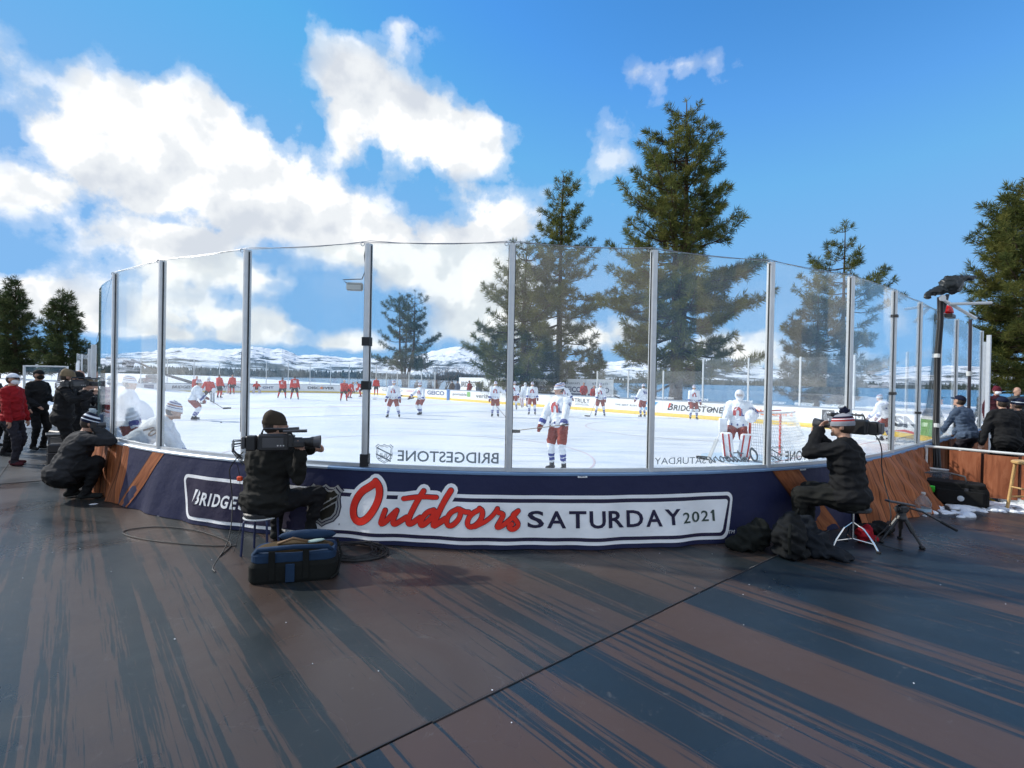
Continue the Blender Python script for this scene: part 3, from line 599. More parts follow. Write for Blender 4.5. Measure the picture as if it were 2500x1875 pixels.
# navy gap bars either side of the halo are what the frame leaves; block lettering
x = 7.70
for chh, wd in zip('SATURDAY', (.165, .19, .175, .165, .165, .175, .175, .18)):
    letters(chh, bsurf(.017), 'lettering', navy2, banner, x, x + wd, .216 + (.01 if chh == 'Y' else 0), .385, bold=.020); x += wd + .030
x = 9.325
for chh, wd in zip('202', (.085, .095, .085)): letters(chh, bsurf(.017), 'lettering', grey_ink, banner, x, x + wd, .235 + (x - 9.3) * .03, .345 + (x - 9.3) * .03, bold=.012); x += wd + .022
b = MB(); b.add([bs2(x + p_, .243 + q_, .017) for p_, q_ in ((.02, 0), (.046, 0), (.046, .115), (.026, .115), (0, .088), (.012, .078), (.02, .086))], [tuple(range(7))]); b.build('lettering', grey_ink, banner)
letters('TM', bsurf(.006), 'lettering', bwh, banner, 9.86, 9.94, .10, .135, shear=.25)
x = 3.86
for chh, wd in zip('BRIDGESTONE', (.125, .105, .045, .115, .12, .095, .105, .10, .12, .11, .09)):
    z1_ = .385 if chh == 'B' else .362
    letters(chh, bsurf(.013), 'lettering', bwh, banner, x, x + wd, .222, z1_, bold=.028, shear=.18); x += wd + .014
b = MB(); b.add([bs2(3.855, .215, .016), bs2(3.945, .385, .016), bs2(3.962, .385, .016), bs2(3.915, .215, .016)], [(0, 1, 2, 3)]); b.build('lettering', navy2, banner)
shield(banner, bs2, 5.605, .365, .40, .42, [(1.06, navy2, .016), (1.0, silver, .019), (.90, navy2, .021), (.84, silver, .0235), (.74, shk, .026)])
b = MB(); b.add([bs2(5.47, .235, .029), bs2(5.47, .30, .029), bs2(5.755, .475, .029), bs2(5.755, .405, .029)], [(0, 3, 2, 1)]); b.build('shield', silver, banner)
b = MB(); b.add([bs2(5.475, .25, .031), bs2(5.475, .288, .031), bs2(5.75, .458, .031), bs2(5.75, .418, .031)], [(0, 3, 2, 1)]); b.build('shield', shk, banner)
for i, chh in enumerate('NHL'): letters(chh, bsurf(.033), 'lettering', silver, banner, 5.51 + i * .08, 5.575 + i * .08, .275 + i * .048, .345 + i * .048, bold=.014, slope=.02)
letters('R', bsurf(.017), 'lettering', navy2, banner, 5.785, 5.80, .17, .19)
for s_ in (8.21, 10.98):
    plate('label_tag', bwh, s_, s_ + .10, .713, .742, .003, .005, rows=2, step=.02); letters('NHL', bsurf(.008), 'lettering', navy2, banner, s_ + .02, s_ + .085, .720, .736)
# diagonal timber prints on the navy
def timber(x0, x1, y0, y1):
    n = 10; vs = []; uvs = []
    for i in range(n + 1):
        f = i / n; z = ZTOP - .003 - f * (ZTOP - .012)
        for (a, c2) in ((x0, y0), (x1, y1)): q = a + (c2 - a) * f; vs.append(bs2(q, z, .005)); uvs.append((.0 if a == x0 else .165, z * 1.3 + x0))
    b = MB(); b.add(vs, [(2 * i, 2 * i + 1, 2 * i + 3, 2 * i + 2) for i in range(n)]); b.build('timber_print', wood, banner, smooth=True, uvs=uvs)
timber(2.93, 3.20, 2.32, 2.58); timber(10.52, 10.95, 11.12, 11.55)
cl = wthing('board_cover', 'wood print cloth draped in folds over the curved boards beside the bench', 'cloth', bp(1.2, 0, .2))
def fold_l(s_, z): f = max(0, 1 - z / ZB); return .09 + .12 * f + .030 * (.35 + f) * math.sin(9.5 * s_ + 1.1 * math.sin(5 * z + s_)) + .014 * math.sin(23 * s_ + 2 * z)
skirt('cloth', wood, cl, -.9, 2.36, lambda s_: .008, lambda s_: ZTOP, fold_l, .03, 12)
cr = wthing('board_cover', 'wood print cloth flaring from the end boards behind the tripod', 'cloth', bp(13.6, 0, .4))
def fold_r(s_, z):
    f = max(0, 1 - z / ZB); w_ = min(1, max(0, (s_ - 11.6) / 2.2)); return .09 + f * (.12 + .42 * w_ * math.sin(min(1, max(0, (15.4 - s_) / 2.4)) * math.pi / 2)) + .016 * math.sin(17 * s_ + 9 * z) * (.4 + f) + .016 * w_ * math.sin(24 * z + 9 * s_)
skirt('cloth', wood, cr, 11.9, 15.25, lambda s_: .008 + .22 * max(0, (s_ - 14.4)) , lambda s_: ZTOP, fold_r, .03, 14)
ce = wthing('board_cover', 'wood print cloth on the end boards past the white pipe rail', 'cloth', bp(18.7, 0, .3))
skirt('cloth', wood, ce, 15.5, 22.2, lambda s_: .02, lambda s_: ZTOP, lambda s_, z: .09 + .02 * math.sin(11 * s_), .06, 6)
pd = wthing('corner_pad', 'small navy wedge pad standing on the board cap by the glass end', 'pad', bp(.35, ZB, .05))
b = MB(); q0, q1 = bp(.25, 0, .06), bp(.62, 0, .06); th = Vector((.04, .03, 0))
b.add([Vector((q0.x, q0.y, ZB)), Vector((q1.x, q1.y, ZB)), Vector((q1.x, q1.y, ZB + .30)), Vector((q0.x, q0.y, ZB)) + th, Vector((q1.x, q1.y, ZB)) + th, Vector((q1.x, q1.y, ZB + .30)) + th], [(0, 1, 2), (5, 4, 3), (0, 3, 4, 1), (1, 4, 5, 2), (2, 5, 3, 0)]); b.build('pad', mat('pad_navy', (.02, .05, .11), rough=.5), pd)

# ---- the rest of the boards: bench side, far side and far end
def run(name, label, t0, t1, zg, step=2.44, glass_from=None, skip=()):
    th = wthing(name, label, 'rink boards', bp((t0 + t1) / 2, 0, .1)); n = max(1, round((t1 - t0) / step)); d = (t1 - t0) / n
    for k in range(n):
        a, c2 = t0 + d * k, t0 + d * (k + 1); sweep('board_panel', bwhite, th, a + .004, c2 - .004, rect(0, .06, ICE + .2, ZB - .045), .25)
        zz = zg(a + d / 2)
        if zz: pane(th, a + .02, c2 - .02, ZB + .012, ZB + zz, .02, glass_far, n=2)
        zp = max(zg(a + d / 2) or 0, zg(a - d / 2) or 0)
        if zp: post(th, a, ZB, ZB + zp + .03, .03, wd=.07, dp=.09, gasket=False)
    sweep('kick_plate', byellow, th, t0, t1, rect(-.006, .06, ICE, ICE + .196), .3); sweep('cap_rail', capgrey, th, t0, t1, rect(-.03, .10, ZB - .043, ZB + .012), .3)
    return th
fs_ = run('dasher_boards', 'far side rink boards with white advertising panels and yellow kick strip', 22.25, 79.4, lambda t: 2.3 if t < 39 else (1.65 if t < 47.5 else (0 if t < 66 else 1.6)))
fe_ = run('dasher_boards', 'distant end boards of the rink under the mountains', 79.45, 115.1, lambda t: 2.45)
ls_ = run('dasher_boards', 'rink boards along the bench side running away beside the camera crew', 115.2, LOOP - .1, lambda t: 1.46 if t > LOOP - 4.2 else (0 if t > LOOP - 30 else 1.6))
navy_ad = mat('ad_navy', (.03, .06, .16), rough=.5, var=.04); black_ad = mat('ad_black', (.03, .032, .036), rough=.5, var=.04); red_ad = mat('ad_red', (.6, .05, .03), rough=.5, var=.04); orange_ad = mat('ad_orange', (.8, .22, .04), rough=.5, var=.04); green_ad = mat('ad_green', (.2, .42, .12), rough=.5, var=.04); teal_ad = mat('ad_blue', (.05, .33, .62), rough=.5, var=.04); grey_ad = mat('ad_grey', (.18, .2, .22), rough=.5, var=.04); white_ad = mat('ad_white', (.85, .87, .9), rough=.5, var=.03)
def asurf(x, z): return bp(x, z, -.010)
def ad(body, x0, x1, z0, z1, mt, th=None, **kw): return letters(body, asurf, 'lettering', mt, th or (fs_ if x0 < 79.4 else fe_), x0, x1, ICE + z0, ICE + z1, **kw)
def adpoly(pts, mt, th=None, e=.014): b = MB(); b.add([bp(x, ICE + z, -e) for x, z in pts], [tuple(range(len(pts)))]); return b.build('emblem', mt, th or (fs_ if pts[0][0] < 79.4 else fe_))
def adcirc(x, z, r, mt, th=None, e=.016): return adpoly([(x + r * math.cos(a), z + r * math.sin(a)) for a in np.linspace(0, 2 * math.pi, 17)[:-1]], mt, th, e)
ad('DISCOVER', 89.2, 86.1, .43, .74, black_ad, bold=.035); adcirc(87.62, .585, .16, orange_ad)
ad('NAVY FEDERAL', 99.1, 96.4, .52, .74, navy_ad, bold=.02); ad('CREDIT UNION', 98.7, 96.9, .34, .44, navy_ad)
ad('GHT', 94.1, 92.9, .44, .70, navy_ad, bold=.03); ad('BRIDGESTONE', 102.8, 99.9, .42, .72, black_ad, bold=.025, shear=.2)
adpoly([(105.3, .34), (104.4, .34), (104.4, .82), (105.3, .82)], navy_ad); adpoly([(105.24, .38), (104.46, .38), (104.46, .78), (105.24, .78)], white_ad, e=.016); letters('PPG', lambda x, z: bp(x, z, -.02), 'lettering', navy_ad, fe_, 105.15, 104.55, ICE + .44, ICE + .72, bold=.03)
adcirc(106.9, .58, .2, grey_ad); adpoly([(83.2, .44), (82.7, .44), (82.7, .70), (83.2, .70)], red_ad)
ad('GEICO', 77.8, 73.2, .50, .74, grey_ad); ad('LEAGUES', 72.4, 70.5, .56, .72, red_ad)
ad('GEICO', 68.3, 65.3, .40, .80, navy_ad, bold=.03); sweep('padding', mat('pad_blue', (.06, .17, .42), rough=.5), fs_, 64.42, 64.82, rect(-.06, .0, ICE, ZB), .2)
ad('portable', 63.9, 61.75, .42, .72, black_ad, bold=.01); adpoly([(61.7, .42), (61.2, .42), (61.2, .84), (61.7, .84)], green_ad); ad('verizon', 60.4, 57.9, .38, .72, black_ad, bold=.01)
ad('NORDIC', 56.2, 54.1, .46, .66, grey_ad); ad('TRULY', 49.06, 47.7, .50, .78, black_ad, bold=.01); ad('HARD SELTZER', 48.95, 47.8, .40, .455, grey_ad); adpoly([(49.0, .34), (47.75, .34), (47.75, .36), (49.0, .36)], black_ad)
ad('THE BEST RUN', 45.6, 43.95, .47, .58, grey_ad, bold=.01); adpoly([(43.66, .30), (42.95, .30), (42.45, .80), (43.66, .80)], teal_ad); letters('SAP', lambda x, z: bp(x, z, -.016), 'lettering', white_ad, fs_, 43.55, 42.95, ICE + .42, ICE + .68, bold=.02)
x = 41.8
for chh, wd in zip('BRIDGESTONE', (.36, .30, .12, .33, .33, .26, .29, .28, .33, .31, .25)): ad(chh, x, x - wd, .38, .78 if chh == 'B' else .70, black_ad, bold=.02, shear=.2); x -= wd + .02
adpoly([(41.78, .52), (41.66, .78), (41.56, .78), (41.66, .52)], red_ad, e=.014)
ad("DUNKIN'", 36.9, 34.85, .42, .72, orange_ad, bold=.03)
adpoly([(33.62, .22), (33.04, .22), (33.04, .86), (33.62, .86)], black_ad)
b = MB()
for k in range(9): a = -1.9 + k * .48; b.tube([bp(33.33 + .06 * math.cos(a), ICE + .55 + .07 * math.sin(a), -.015), bp(33.33 + .17 * math.cos(a + .3), ICE + .55 + .2 * math.sin(a + .3), -.015), bp(33.33 + .22 * math.cos(a + .75), ICE + .55 + .27 * math.sin(a + .75), -.015)], [.02, .03, .008], 4, flat=.3)
b.build('emblem', white_ad, fs_)
ad('MGM', 32.95, 31.72, .44, .82, black_ad); ad('RESORTS', 32.9, 31.8, .26, .36, black_ad); ad('SN', 30.25, 29.05, .40, .84, black_ad, bold=.05)
adpoly([(30.3, .22), (29.7, .32), (29.05, .26), (29.1, .18), (29.7, .24)], red_ad); adpoly([(28.9, .2), (28.2, .2), (28.2, .8), (28.9, .8)], green_ad)
for (a, c2, txt) in ((46.4, 45.2, 'Outdoors SATURDAY'), (44.4, 43.2, 'BRIDGESTONE'), (42.6, 41.4, 'Outdoors SATURDAY'), (40.2, 39.3, 'BRIDGESTONE'), (37.9, 36.9, 'BRIDGESTONE'), (36.4, 35.3, 'Outdoors SATURDAY'), (34.9, 34.0, 'BRIDGESTONE'), (33.7, 32.6, 'Outdoors SATURDAY'), (31.6, 30.7, 'BRIDGESTONE'), (30.2, 29.3, 'Outdoors SATURDAY')):
    letters(txt, lambda x, z: bp(x, z, .012), 'lettering', white_ad, fs_, a, c2, ZB + .05, ZB + .16, bold=.01, shear=.15)
# ================================================================== TREES
bark = mat('bark', (.060, .040, .028), rough=.95, spec=.1, var=.45, vscale=5, bump=.8, bscale=9); bark_grey = mat('bark_grey', (.12, .10, .085), rough=.95, spec=.1, var=.3, vscale=6)
def needlemat(name, c0, c1, c2):
    mt, t, b, nd, rmp = nodes_of(name, .75, .2)
    c = nd('ShaderNodeTexCoord'); n1 = nd('ShaderNodeTexNoise', {'Vector': c.outputs['Object'], 'Scale': .9, 'Detail': 3}); n2 = nd('ShaderNodeTexNoise', {'Vector': c.outputs['Object'], 'Scale': 7, 'Detail': 2})
    ad_ = nd('ShaderNodeMath', {0: n2.outputs['Fac'], 1: .5, 2: n1.outputs['Fac']}, operation='MULTIPLY_ADD')
    col = rmp(ad_.outputs[0], [(.55, c0), (.75, c1), (.95, c2)]); t.links.new(col, b.inputs['Base Color'])
    tl = nd('ShaderNodeBsdfTranslucent', {'Color': col}); ms = nd('ShaderNodeMixShader', {0: .3, 1: b.outputs[0], 2: tl.outputs[0]}); t.links.new(ms.outputs[0], t.nodes['Material Output'].inputs[0]); return mt
needles = needlemat('pine_needles', (.044, .062, .016), (.100, .114, .028), (.178, .168, .042)); needles_dk = needlemat('pine_needles_dark', (.022, .038, .016), (.046, .064, .022), (.085, .095, .034)); needles_bl = needlemat('pine_needles_cool', (.030, .05, .034), (.06, .085, .05), (.10, .12, .06))
def unit(a): return a / (np.linalg.norm(a, axis=-1, keepdims=True) + 1e-9)
def tufts_mesh(name, mt, parent, C, Dv, L, nb, rg, wd=.042):
    """C centres, Dv directions, L lengths: nb thin needle blades to a tuft"""
    n = len(C); d = unit(unit(rg.normal(size=(n, nb, 3))) + Dv[:, None, :] * .75 + np.array([0, 0, .25])); ln = (L[:, None] * rg.uniform(.6, 1.1, (n, nb)))[..., None]
    per = unit(np.cross(d, rg.normal(size=(n, nb, 3)))) * (wd * ln)
    base = C[:, None, :] + d * ln * .05; a = base + d * ln * .45 + per; e = base + d * ln * .45 - per; tip = base + d * ln
    V = np.stack([base, a, tip, e], 2).reshape(-1, 3); m_ = n * nb; idx = np.arange(m_ * 4, dtype=np.int32)
    me = bpy.data.meshes.new(name); me.vertices.add(m_ * 4); me.vertices.foreach_set('co', V.astype(np.float32).ravel()); me.loops.add(m_ * 4); me.loops.foreach_set('vertex_index', idx)
    me.polygons.add(m_); me.polygons.foreach_set('loop_start', np.arange(m_, dtype=np.int32) * 4); me.materials.append(mt); me.update(calc_edges=True); me.validate()
    return link(name, me, parent)
def pine(label, x, y, h, lo, prof, seed, mt=needles, nwh=26, per=5, tl=.42, trunks=((0, 0, 1.0),), tr=.40, droop=.12, dens=1.0, group=None, blades=20, name='pine_tree', z=None):
    """prof: crown radius (m) by height fraction; trunks: (dx, dy, height share)"""
    rg = np.random.default_rng(seed); z0 = ground_z(x, y) - .1 if z is None else z; T = thing(name, label, 'tree', (x, y, z0), 0, group)
    fx = [q[0] for q in prof]; fr_ = [q[1] for q in prof]; C = []; Dv = []; Ls = []; tb = MB(); lb = MB()
    for (dx, dy, share) in trunks:
        H = h * share; bend = rg.normal(size=2) * .12
        def axis(f): return np.array([dx * min(1, f * 2.2) + bend[0] * math.sin(f * 3), dy * min(1, f * 2.2) + bend[1] * math.sin(f * 2.5), H * f])
        tb.tube([axis(f) for f in np.linspace(0, 1, 10)], [tr * (1.25 if f == 0 else 1) * (1 - f * .93) * (1 if share == 1 else .8) for f in np.linspace(0, 1, 10)], 9)
        for k in range(nwh):
            f = lo + (1 - lo) * ((k + rg.uniform(-.3, .3)) / nwh); f = min(.985, max(lo, f)); Rm = float(np.interp(f * share if share < 1 else f, fx, fr_)); a0 = rg.uniform(0, 6.28)
            for j in range(per if f < .85 else 4):
                if rg.random() > dens + .38 * f or (f < .34 and dens < .83 and rg.random() < .45): continue
                an = a0 + j * 6.283 / per + rg.uniform(-.45, .45); R = Rm * rg.choice((.45, .62, .8, .95, 1.12, 1.28), p=(.14, .2, .24, .22, .14, .06)) * rg.uniform(.92, 1.08) + .15; rise = (-droop if f < .5 else .25 * f) + rg.uniform(-.12, .12)
                o = axis(f); d = np.array([math.cos(an), math.sin(an), rise]); P = [o + d * R * q + np.array([0, 0, R * (.22 * q * q - .12 * math.sin(q * 3.0))]) for q in (0, .3, .55, .8, 1.0)]
                lb.tube(P, [tr * .20 * (1 - .6 * f) * (1 - .85 * q) + .012 for q in (0, .3, .55, .8, 1.)], 4, caps=False)
                side = np.array([-math.sin(an), math.cos(an), 0]); ns = max(3, int(R * 6.0)); s0_ = .40 if R > 1.6 else .2
                for q in range(ns):
                    s_ = s0_ + (1 - s0_) * (q + rg.random()) / ns
                    i = min(3, int(np.searchsorted((0, .3, .55, .8, 1.), s_) - 1)); kn = (0, .3, .55, .8, 1.); g = (s_ - kn[i]) / (kn[i + 1] - kn[i]); pt = P[i] * (1 - g) + P[i + 1] * g
                    sw = (1.05 - s_) * R * .42 * rg.uniform(.3, 1.0) * (1 if rg.random() < .5 else -1); tp = pt + side * sw + np.array([math.cos(an), math.sin(an), 0]) * abs(sw) * .45 + np.array([0, 0, rg.uniform(-.10, .30)])
                    if abs(sw) > .5:
                        lb.tube([pt, (pt + tp) / 2 + np.array([0, 0, -.05]), tp], [.022, .016, .009], 3, caps=False)
                        for e in (.45, .75, 1.0): C.append(pt + (tp - pt) * e + rg.normal(size=3) * .07); Dv.append(tp - pt + np.array([0, 0, .3])); Ls.append(tl * rg.uniform(.75, 1.2))
                    else: C.append(tp); Dv.append(d + np.array([0, 0, .4])); Ls.append(tl * rg.uniform(.75, 1.2))
                C.append(P[-1]); Dv.append(d); Ls.append(tl)
        C.append(axis(1.0)); Dv.append(np.array([0, 0, 1.])); Ls.append(tl)
    tk = tb.build('trunk', bark, T, smooth=True); tag(lb.build('limbs', bark, tk), kind='stuff')
    tufts_mesh('crown', mt, T, np.array(C), unit(np.array(Dv)), np.array(Ls), blades, rg); return T
pine('tallest pine, twin trunked and broad, standing past the far boards', 12.0, 38, 23.0, .10, [(.06, 3.9), (.2, 4.6), (.33, 4.9), (.45, 4.9), (.52, 4.6), (.56, 3.4), (.68, 3.4), (.75, 2.6), (.86, 2.0), (.94, 1.2), (1, .35)], 3, nwh=25, per=5, tl=.52, trunks=((-.5, 0, .9), (.5, .3, 1.0)), tr=.46, dens=.74, droop=.16)
pine('slender pointed pine to the left of the tallest one', 4.2, 46, 20.6, .10, [(.08, 3.6), (.22, 4.0), (.35, 3.9), (.5, 3.4), (.6, 2.6), (.75, 2.3), (.9, 1.3), (1, .3)], 5, nwh=25, per=6, tl=.5, tr=.36, dens=.80)
pine('dense dark pine with low crown left of the slender pointed pine', 1.1, 44, 13.8, .10, [(.08, 3.8), (.3, 4.0), (.55, 3.6), (.75, 2.6), (.9, 1.9), (1, .8)], 8, nwh=19, per=7, tl=.5, tr=.36, dens=.85)
pine('airy twin pine standing alone on the snow past the far corner', -13.8, 66, 13.2, .28, [(.25, 3.4), (.4, 3.4), (.6, 2.6), (.8, 2.0), (1, .6)], 13, mt=needles_bl, nwh=12, per=5, tl=.46, trunks=((-.8, 0, .97), (1.2, 0, 1.0), (.1, .8, .8)), tr=.26, dens=.42)
pine('sparse pine with a bare pointed top beside the lake', 28.2, 44, 15.9, .10, [(.06, 3.8), (.3, 3.3), (.5, 3.6), (.7, 3.0), (.8, 1.8), (1, .3)], 21, mt=needles, nwh=15, per=5, tl=.5, tr=.27, dens=.6)
pine('short bushy pine at the foot of the sparse one by the lake', 23.6, 40, 9.2, .12, [(.1, 3.0), (.35, 3.0), (.6, 2.3), (.85, 1.3), (1, .3)], 23, mt=needles_bl, nwh=15, per=6, tl=.5, tr=.24, dens=.85)
pine('big dense sunlit pine behind the men at the rail', 36.8, 36.4, 17.4, .12, [(.1, 3.8), (.3, 4.0), (.5, 3.7), (.7, 3.0), (.85, 2.0), (1, .4)], 31, nwh=34, per=8, tl=.55, tr=.46, dens=1.0)
pine('tall dark pine at the left edge of the snow', -54.0, 56, 11.0, .10, [(.1, 2.1), (.4, 1.8), (.7, 1.2), (1, .25)], 41, mt=needles_dk, nwh=20, per=7, tl=.6, tr=.3, dens=.95)
pine('shorter dark pine half out of frame at the left edge', -58.5, 58.5, 9.9, .10, [(.1, 2.1), (.4, 1.9), (.7, 1.3), (1, .3)], 43, mt=needles_dk, nwh=18, per=7, tl=.6, tr=.3, dens=.95)
pine('broad dark pine on the snow above the black capped man', -47.2, 54, 9.4, .14, [(.12, 2.3), (.4, 2.0), (.7, 1.3), (1, .25)], 47, mt=needles_dk, nwh=18, per=7, tl=.6, tr=.3, dens=.95)
pine('small young pine behind the bench between the tall ones', 9.0, 56, 5.6, .15, [(.1, 2.0), (.4, 1.6), (.7, 1.0), (1, .2)], 53, mt=needles_bl, nwh=11, per=6, tl=.5, tr=.14, dens=.8)
pine('thin dead looking pine trunk just left of the tallest pine', 12.2, 44, 9.5, .18, [(.1, .9), (.5, .8), (1, .2)], 57, mt=needles_dk, nwh=12, per=4, tl=.4, tr=.18, dens=.55)
def bare_shrub(label, x, y, h, seed):
    rg = np.random.default_rng(seed); T = thing('bare_shrub', label, 'shrub', (x, y, ground_z(x, y) - .1), 0, 'leafless shrubs by the far side'); b = MB()
    def grow(p, d, L, r, lv):
        q = [p, p + d * L * .5 + rg.normal(size=3) * L * .05, p + d * L]; b.tube(q, [r, r * .8, r * .6], 4 if lv < 2 else 3, caps=False)
        if lv >= 4: return
        for _ in range(3 if lv else 4): grow(q[2] if rg.random() < .6 else q[1], unit(d + rg.normal(size=3) * .48 + np.array([0, 0, .12])), L * rg.uniform(.55, .8), r * .55, lv + 1)
    for k in range(7): an = k * .9 + rg.random(); grow(np.array([math.cos(an) * .3, math.sin(an) * .3, 0]), unit(np.array([math.cos(an) * .6, math.sin(an) * .6, 1.])), h * .34, .07, 0)
    b.build('branches', bark_grey, T)
bare_shrub('wide leafless shrub behind the far boards nearer the airy twin pine', -8.6, 60, 5.6, 61); bare_shrub('leafless shrub behind the bench beside the dense dark pine', -3.6, 58, 5.2, 67)
# ================================================================== PEOPLE
def ik(a, c, l1, l2, hint):
    a, c = Vector(a), Vector(c); d = c - a; L = min(d.length, (l1 + l2) * .999); d = d.normalized(); c = a + d * L
    x = (l1 * l1 - l2 * l2 + L * L) / (2 * L); hgt = math.sqrt(max(0, l1 * l1 - x * x)); h = Vector(hint); h = h - d * h.dot(d)
    h = h.normalized() if h.length > 1e-5 else d.orthogonal().normalized(); return a + d * x + h * hgt, c
class Body:
    """overlapping rounded volumes, fused by voxel remeshing into one continuous skin; each volume carries its cloth"""
    def __init__(s, folds=0.): s.b = MB(); s.pr = []; s.folds = folds
    def cap(s, a, c, ra, rb, m, bias=0.):
        a, c = Vector(a), Vector(c); s.b.ell(a, (ra,) * 3, nu=10, nv=6); s.b.ell(c, (rb,) * 3, nu=10, nv=6)
        if (c - a).length > 1e-4: s.b.tube([a, c], [ra, rb], 10)
        s.pr.append(('c', np.array(a), np.array(c), ra, rb, m, bias))
    def ell(s, c, r, m, rot=None, bias=0.):
        M_ = rot or Matrix.Identity(3); s.b.ell(c, r, M_, 14, 10); s.pr.append(('e', np.array(c), np.array(M_.transposed()), np.array(r), m, bias))
    def finish(s, name, mats, parent, vox):
        me = bpy.data.meshes.new(name); me.from_pydata([tuple(q) for q in s.b.v], [], s.b.f); me.update(); o = bpy.data.objects.new('tmp', me); COL.objects.link(o)
        r = o.modifiers.new('r', 'REMESH'); r.mode = 'VOXEL'; r.voxel_size = vox; r.use_smooth_shade = True; q = o.modifiers.new('s', 'SMOOTH'); q.factor = .5; q.iterations = 2
        dg = bpy.context.evaluated_depsgraph_get(); m2 = bpy.data.meshes.new_from_object(o.evaluated_get(dg)); bpy.data.objects.remove(o); bpy.data.meshes.remove(me); m2.name = name
        m2.materials.clear()
        for k in mats: m2.materials.append(k)
        n = len(m2.polygons); ct = np.zeros(n * 3); m2.polygons.foreach_get('center', ct); ct = ct.reshape(-1, 3); best = np.full(n, 9.); idx = np.zeros(n, dtype=np.int32)
        for p_ in s.pr:
            if p_[0] == 'c':
                _, a, c, ra, rb, m_, bi = p_; ab = c - a; L = ab @ ab; t = np.clip(((ct - a) @ ab) / L, 0, 1) if L > 1e-9 else np.zeros(n); d = np.linalg.norm(ct - a - t[:, None] * ab, axis=1) - (ra + (rb - ra) * t)
            else:
                _, c, Mi, r_, m_, bi = p_; d = (np.linalg.norm(((ct - c) @ Mi.T) / r_, axis=1) - 1) * r_.min()
            d = d - bi; k = d < best; best[k] = d[k]; idx[k] = m_
        if vox <= .022 and s.folds:   # soft creases in the cloth, none in the skin
            from mathutils import noise as ns_
            nv = len(m2.vertices); co = np.zeros(nv * 3); m2.vertices.foreach_get('co', co); co = co.reshape(-1, 3); no = np.zeros(nv * 3); m2.vertices.foreach_get('normal', no); no = no.reshape(-1, 3)
            lt = np.zeros(len(m2.loops), dtype=np.int32); m2.loops.foreach_get('vertex_index', lt); ls = np.zeros(n, dtype=np.int32); m2.polygons.foreach_get('loop_total', ls); vm = np.full(nv, 9); vm[lt] = np.repeat(idx, ls)
            sk = np.isin(vm, (2, 3, 4)); sd = random.uniform(0, 50)
            for i in np.nonzero(~sk)[0]:
                x_, y_, z_ = co[i]; a = ns_.noise((x_ * 7 + sd, y_ * 7, z_ * 13 + .8 * math.sin(x_ * 9))); c2 = ns_.noise((x_ * 16, y_ * 16 + sd, z_ * 26)); co[i] += no[i] * ((abs(a) - .22) * -.034 + c2 * .007) * s.folds
            m2.vertices.foreach_set('co', co.ravel())
        m2.polygons.foreach_set('material_index', idx); m2.polygons.foreach_set('use_smooth', [True] * n); m2.update(); return link(name, m2, parent)
SKIN = mat('skin', (.46, .26, .18), rough=.55, var=.08, vscale=20); SKIN2 = mat('skin_tan', (.34, .18, .11), rough=.55, var=.08, vscale=20); HAIR = mat('hair_brown', (.035, .022, .014), rough=.7, bump=.5, bscale=60); HAIRG = mat('hair_grey', (.2, .19, .18), rough=.7); EYE = mat('eye_dark', (.02, .015, .012), rough=.3)
def cloth(n, c): return mat('cloth_' + n, c, **CLOTH)
J_WHITE = cloth('jersey_white', (.76, .80, .86)); J_RED = cloth('jersey_red', (.52, .035, .022)); P_BURG = cloth('pants_burgundy', (.27, .062, .048)); P_BLACK = cloth('pants_black', (.022, .02, .022)); G_BURG = cloth('glove_burgundy', (.20, .045, .04)); G_BLK = cloth('glove_black', (.018, .017, .019)); S_BLUE = cloth('stripe_blue', (.06, .08, .28)); SK_BLK = mat('skate_black', (.03, .03, .034), rough=.35); BLADE = mat('skate_steel', (.7, .72, .75), rough=.3, metal=.7); PADW = cloth('goalie_pad_white', (.74, .76, .80)); STRP = mat('stripe_red_cloth', (.42, .03, .03), rough=.8)
BLKJ = cloth('jacket_black', (.014, .014, .015)); BLKT = cloth('trousers_black', (.011, .011, .012)); REDJ = cloth('jacket_red', (.21, .010, .014)); NAVJ = cloth('jacket_navy', (.02, .03, .055)); GRYJ = cloth('jacket_slate', (.075, .105, .16)); DKT = cloth('trousers_dark', (.028, .026, .034)); SHOE = cloth('shoe_maroon', (.06, .012, .018)); SHOEB = cloth('shoe_black', (.02, .022, .022)); BRNJ = cloth('coat_brown', (.09, .06, .045)); MASKW = cloth('face_mask_white', (.78, .8, .82)); CAPB = cloth('cap_navy', (.010, .014, .035)); CAPW = cloth('cap_white', (.74, .76, .8)); TAN = cloth('cap_tan', (.20, .15, .09)); OLIVE = cloth('jacket_olive', (.016, .016, .014))
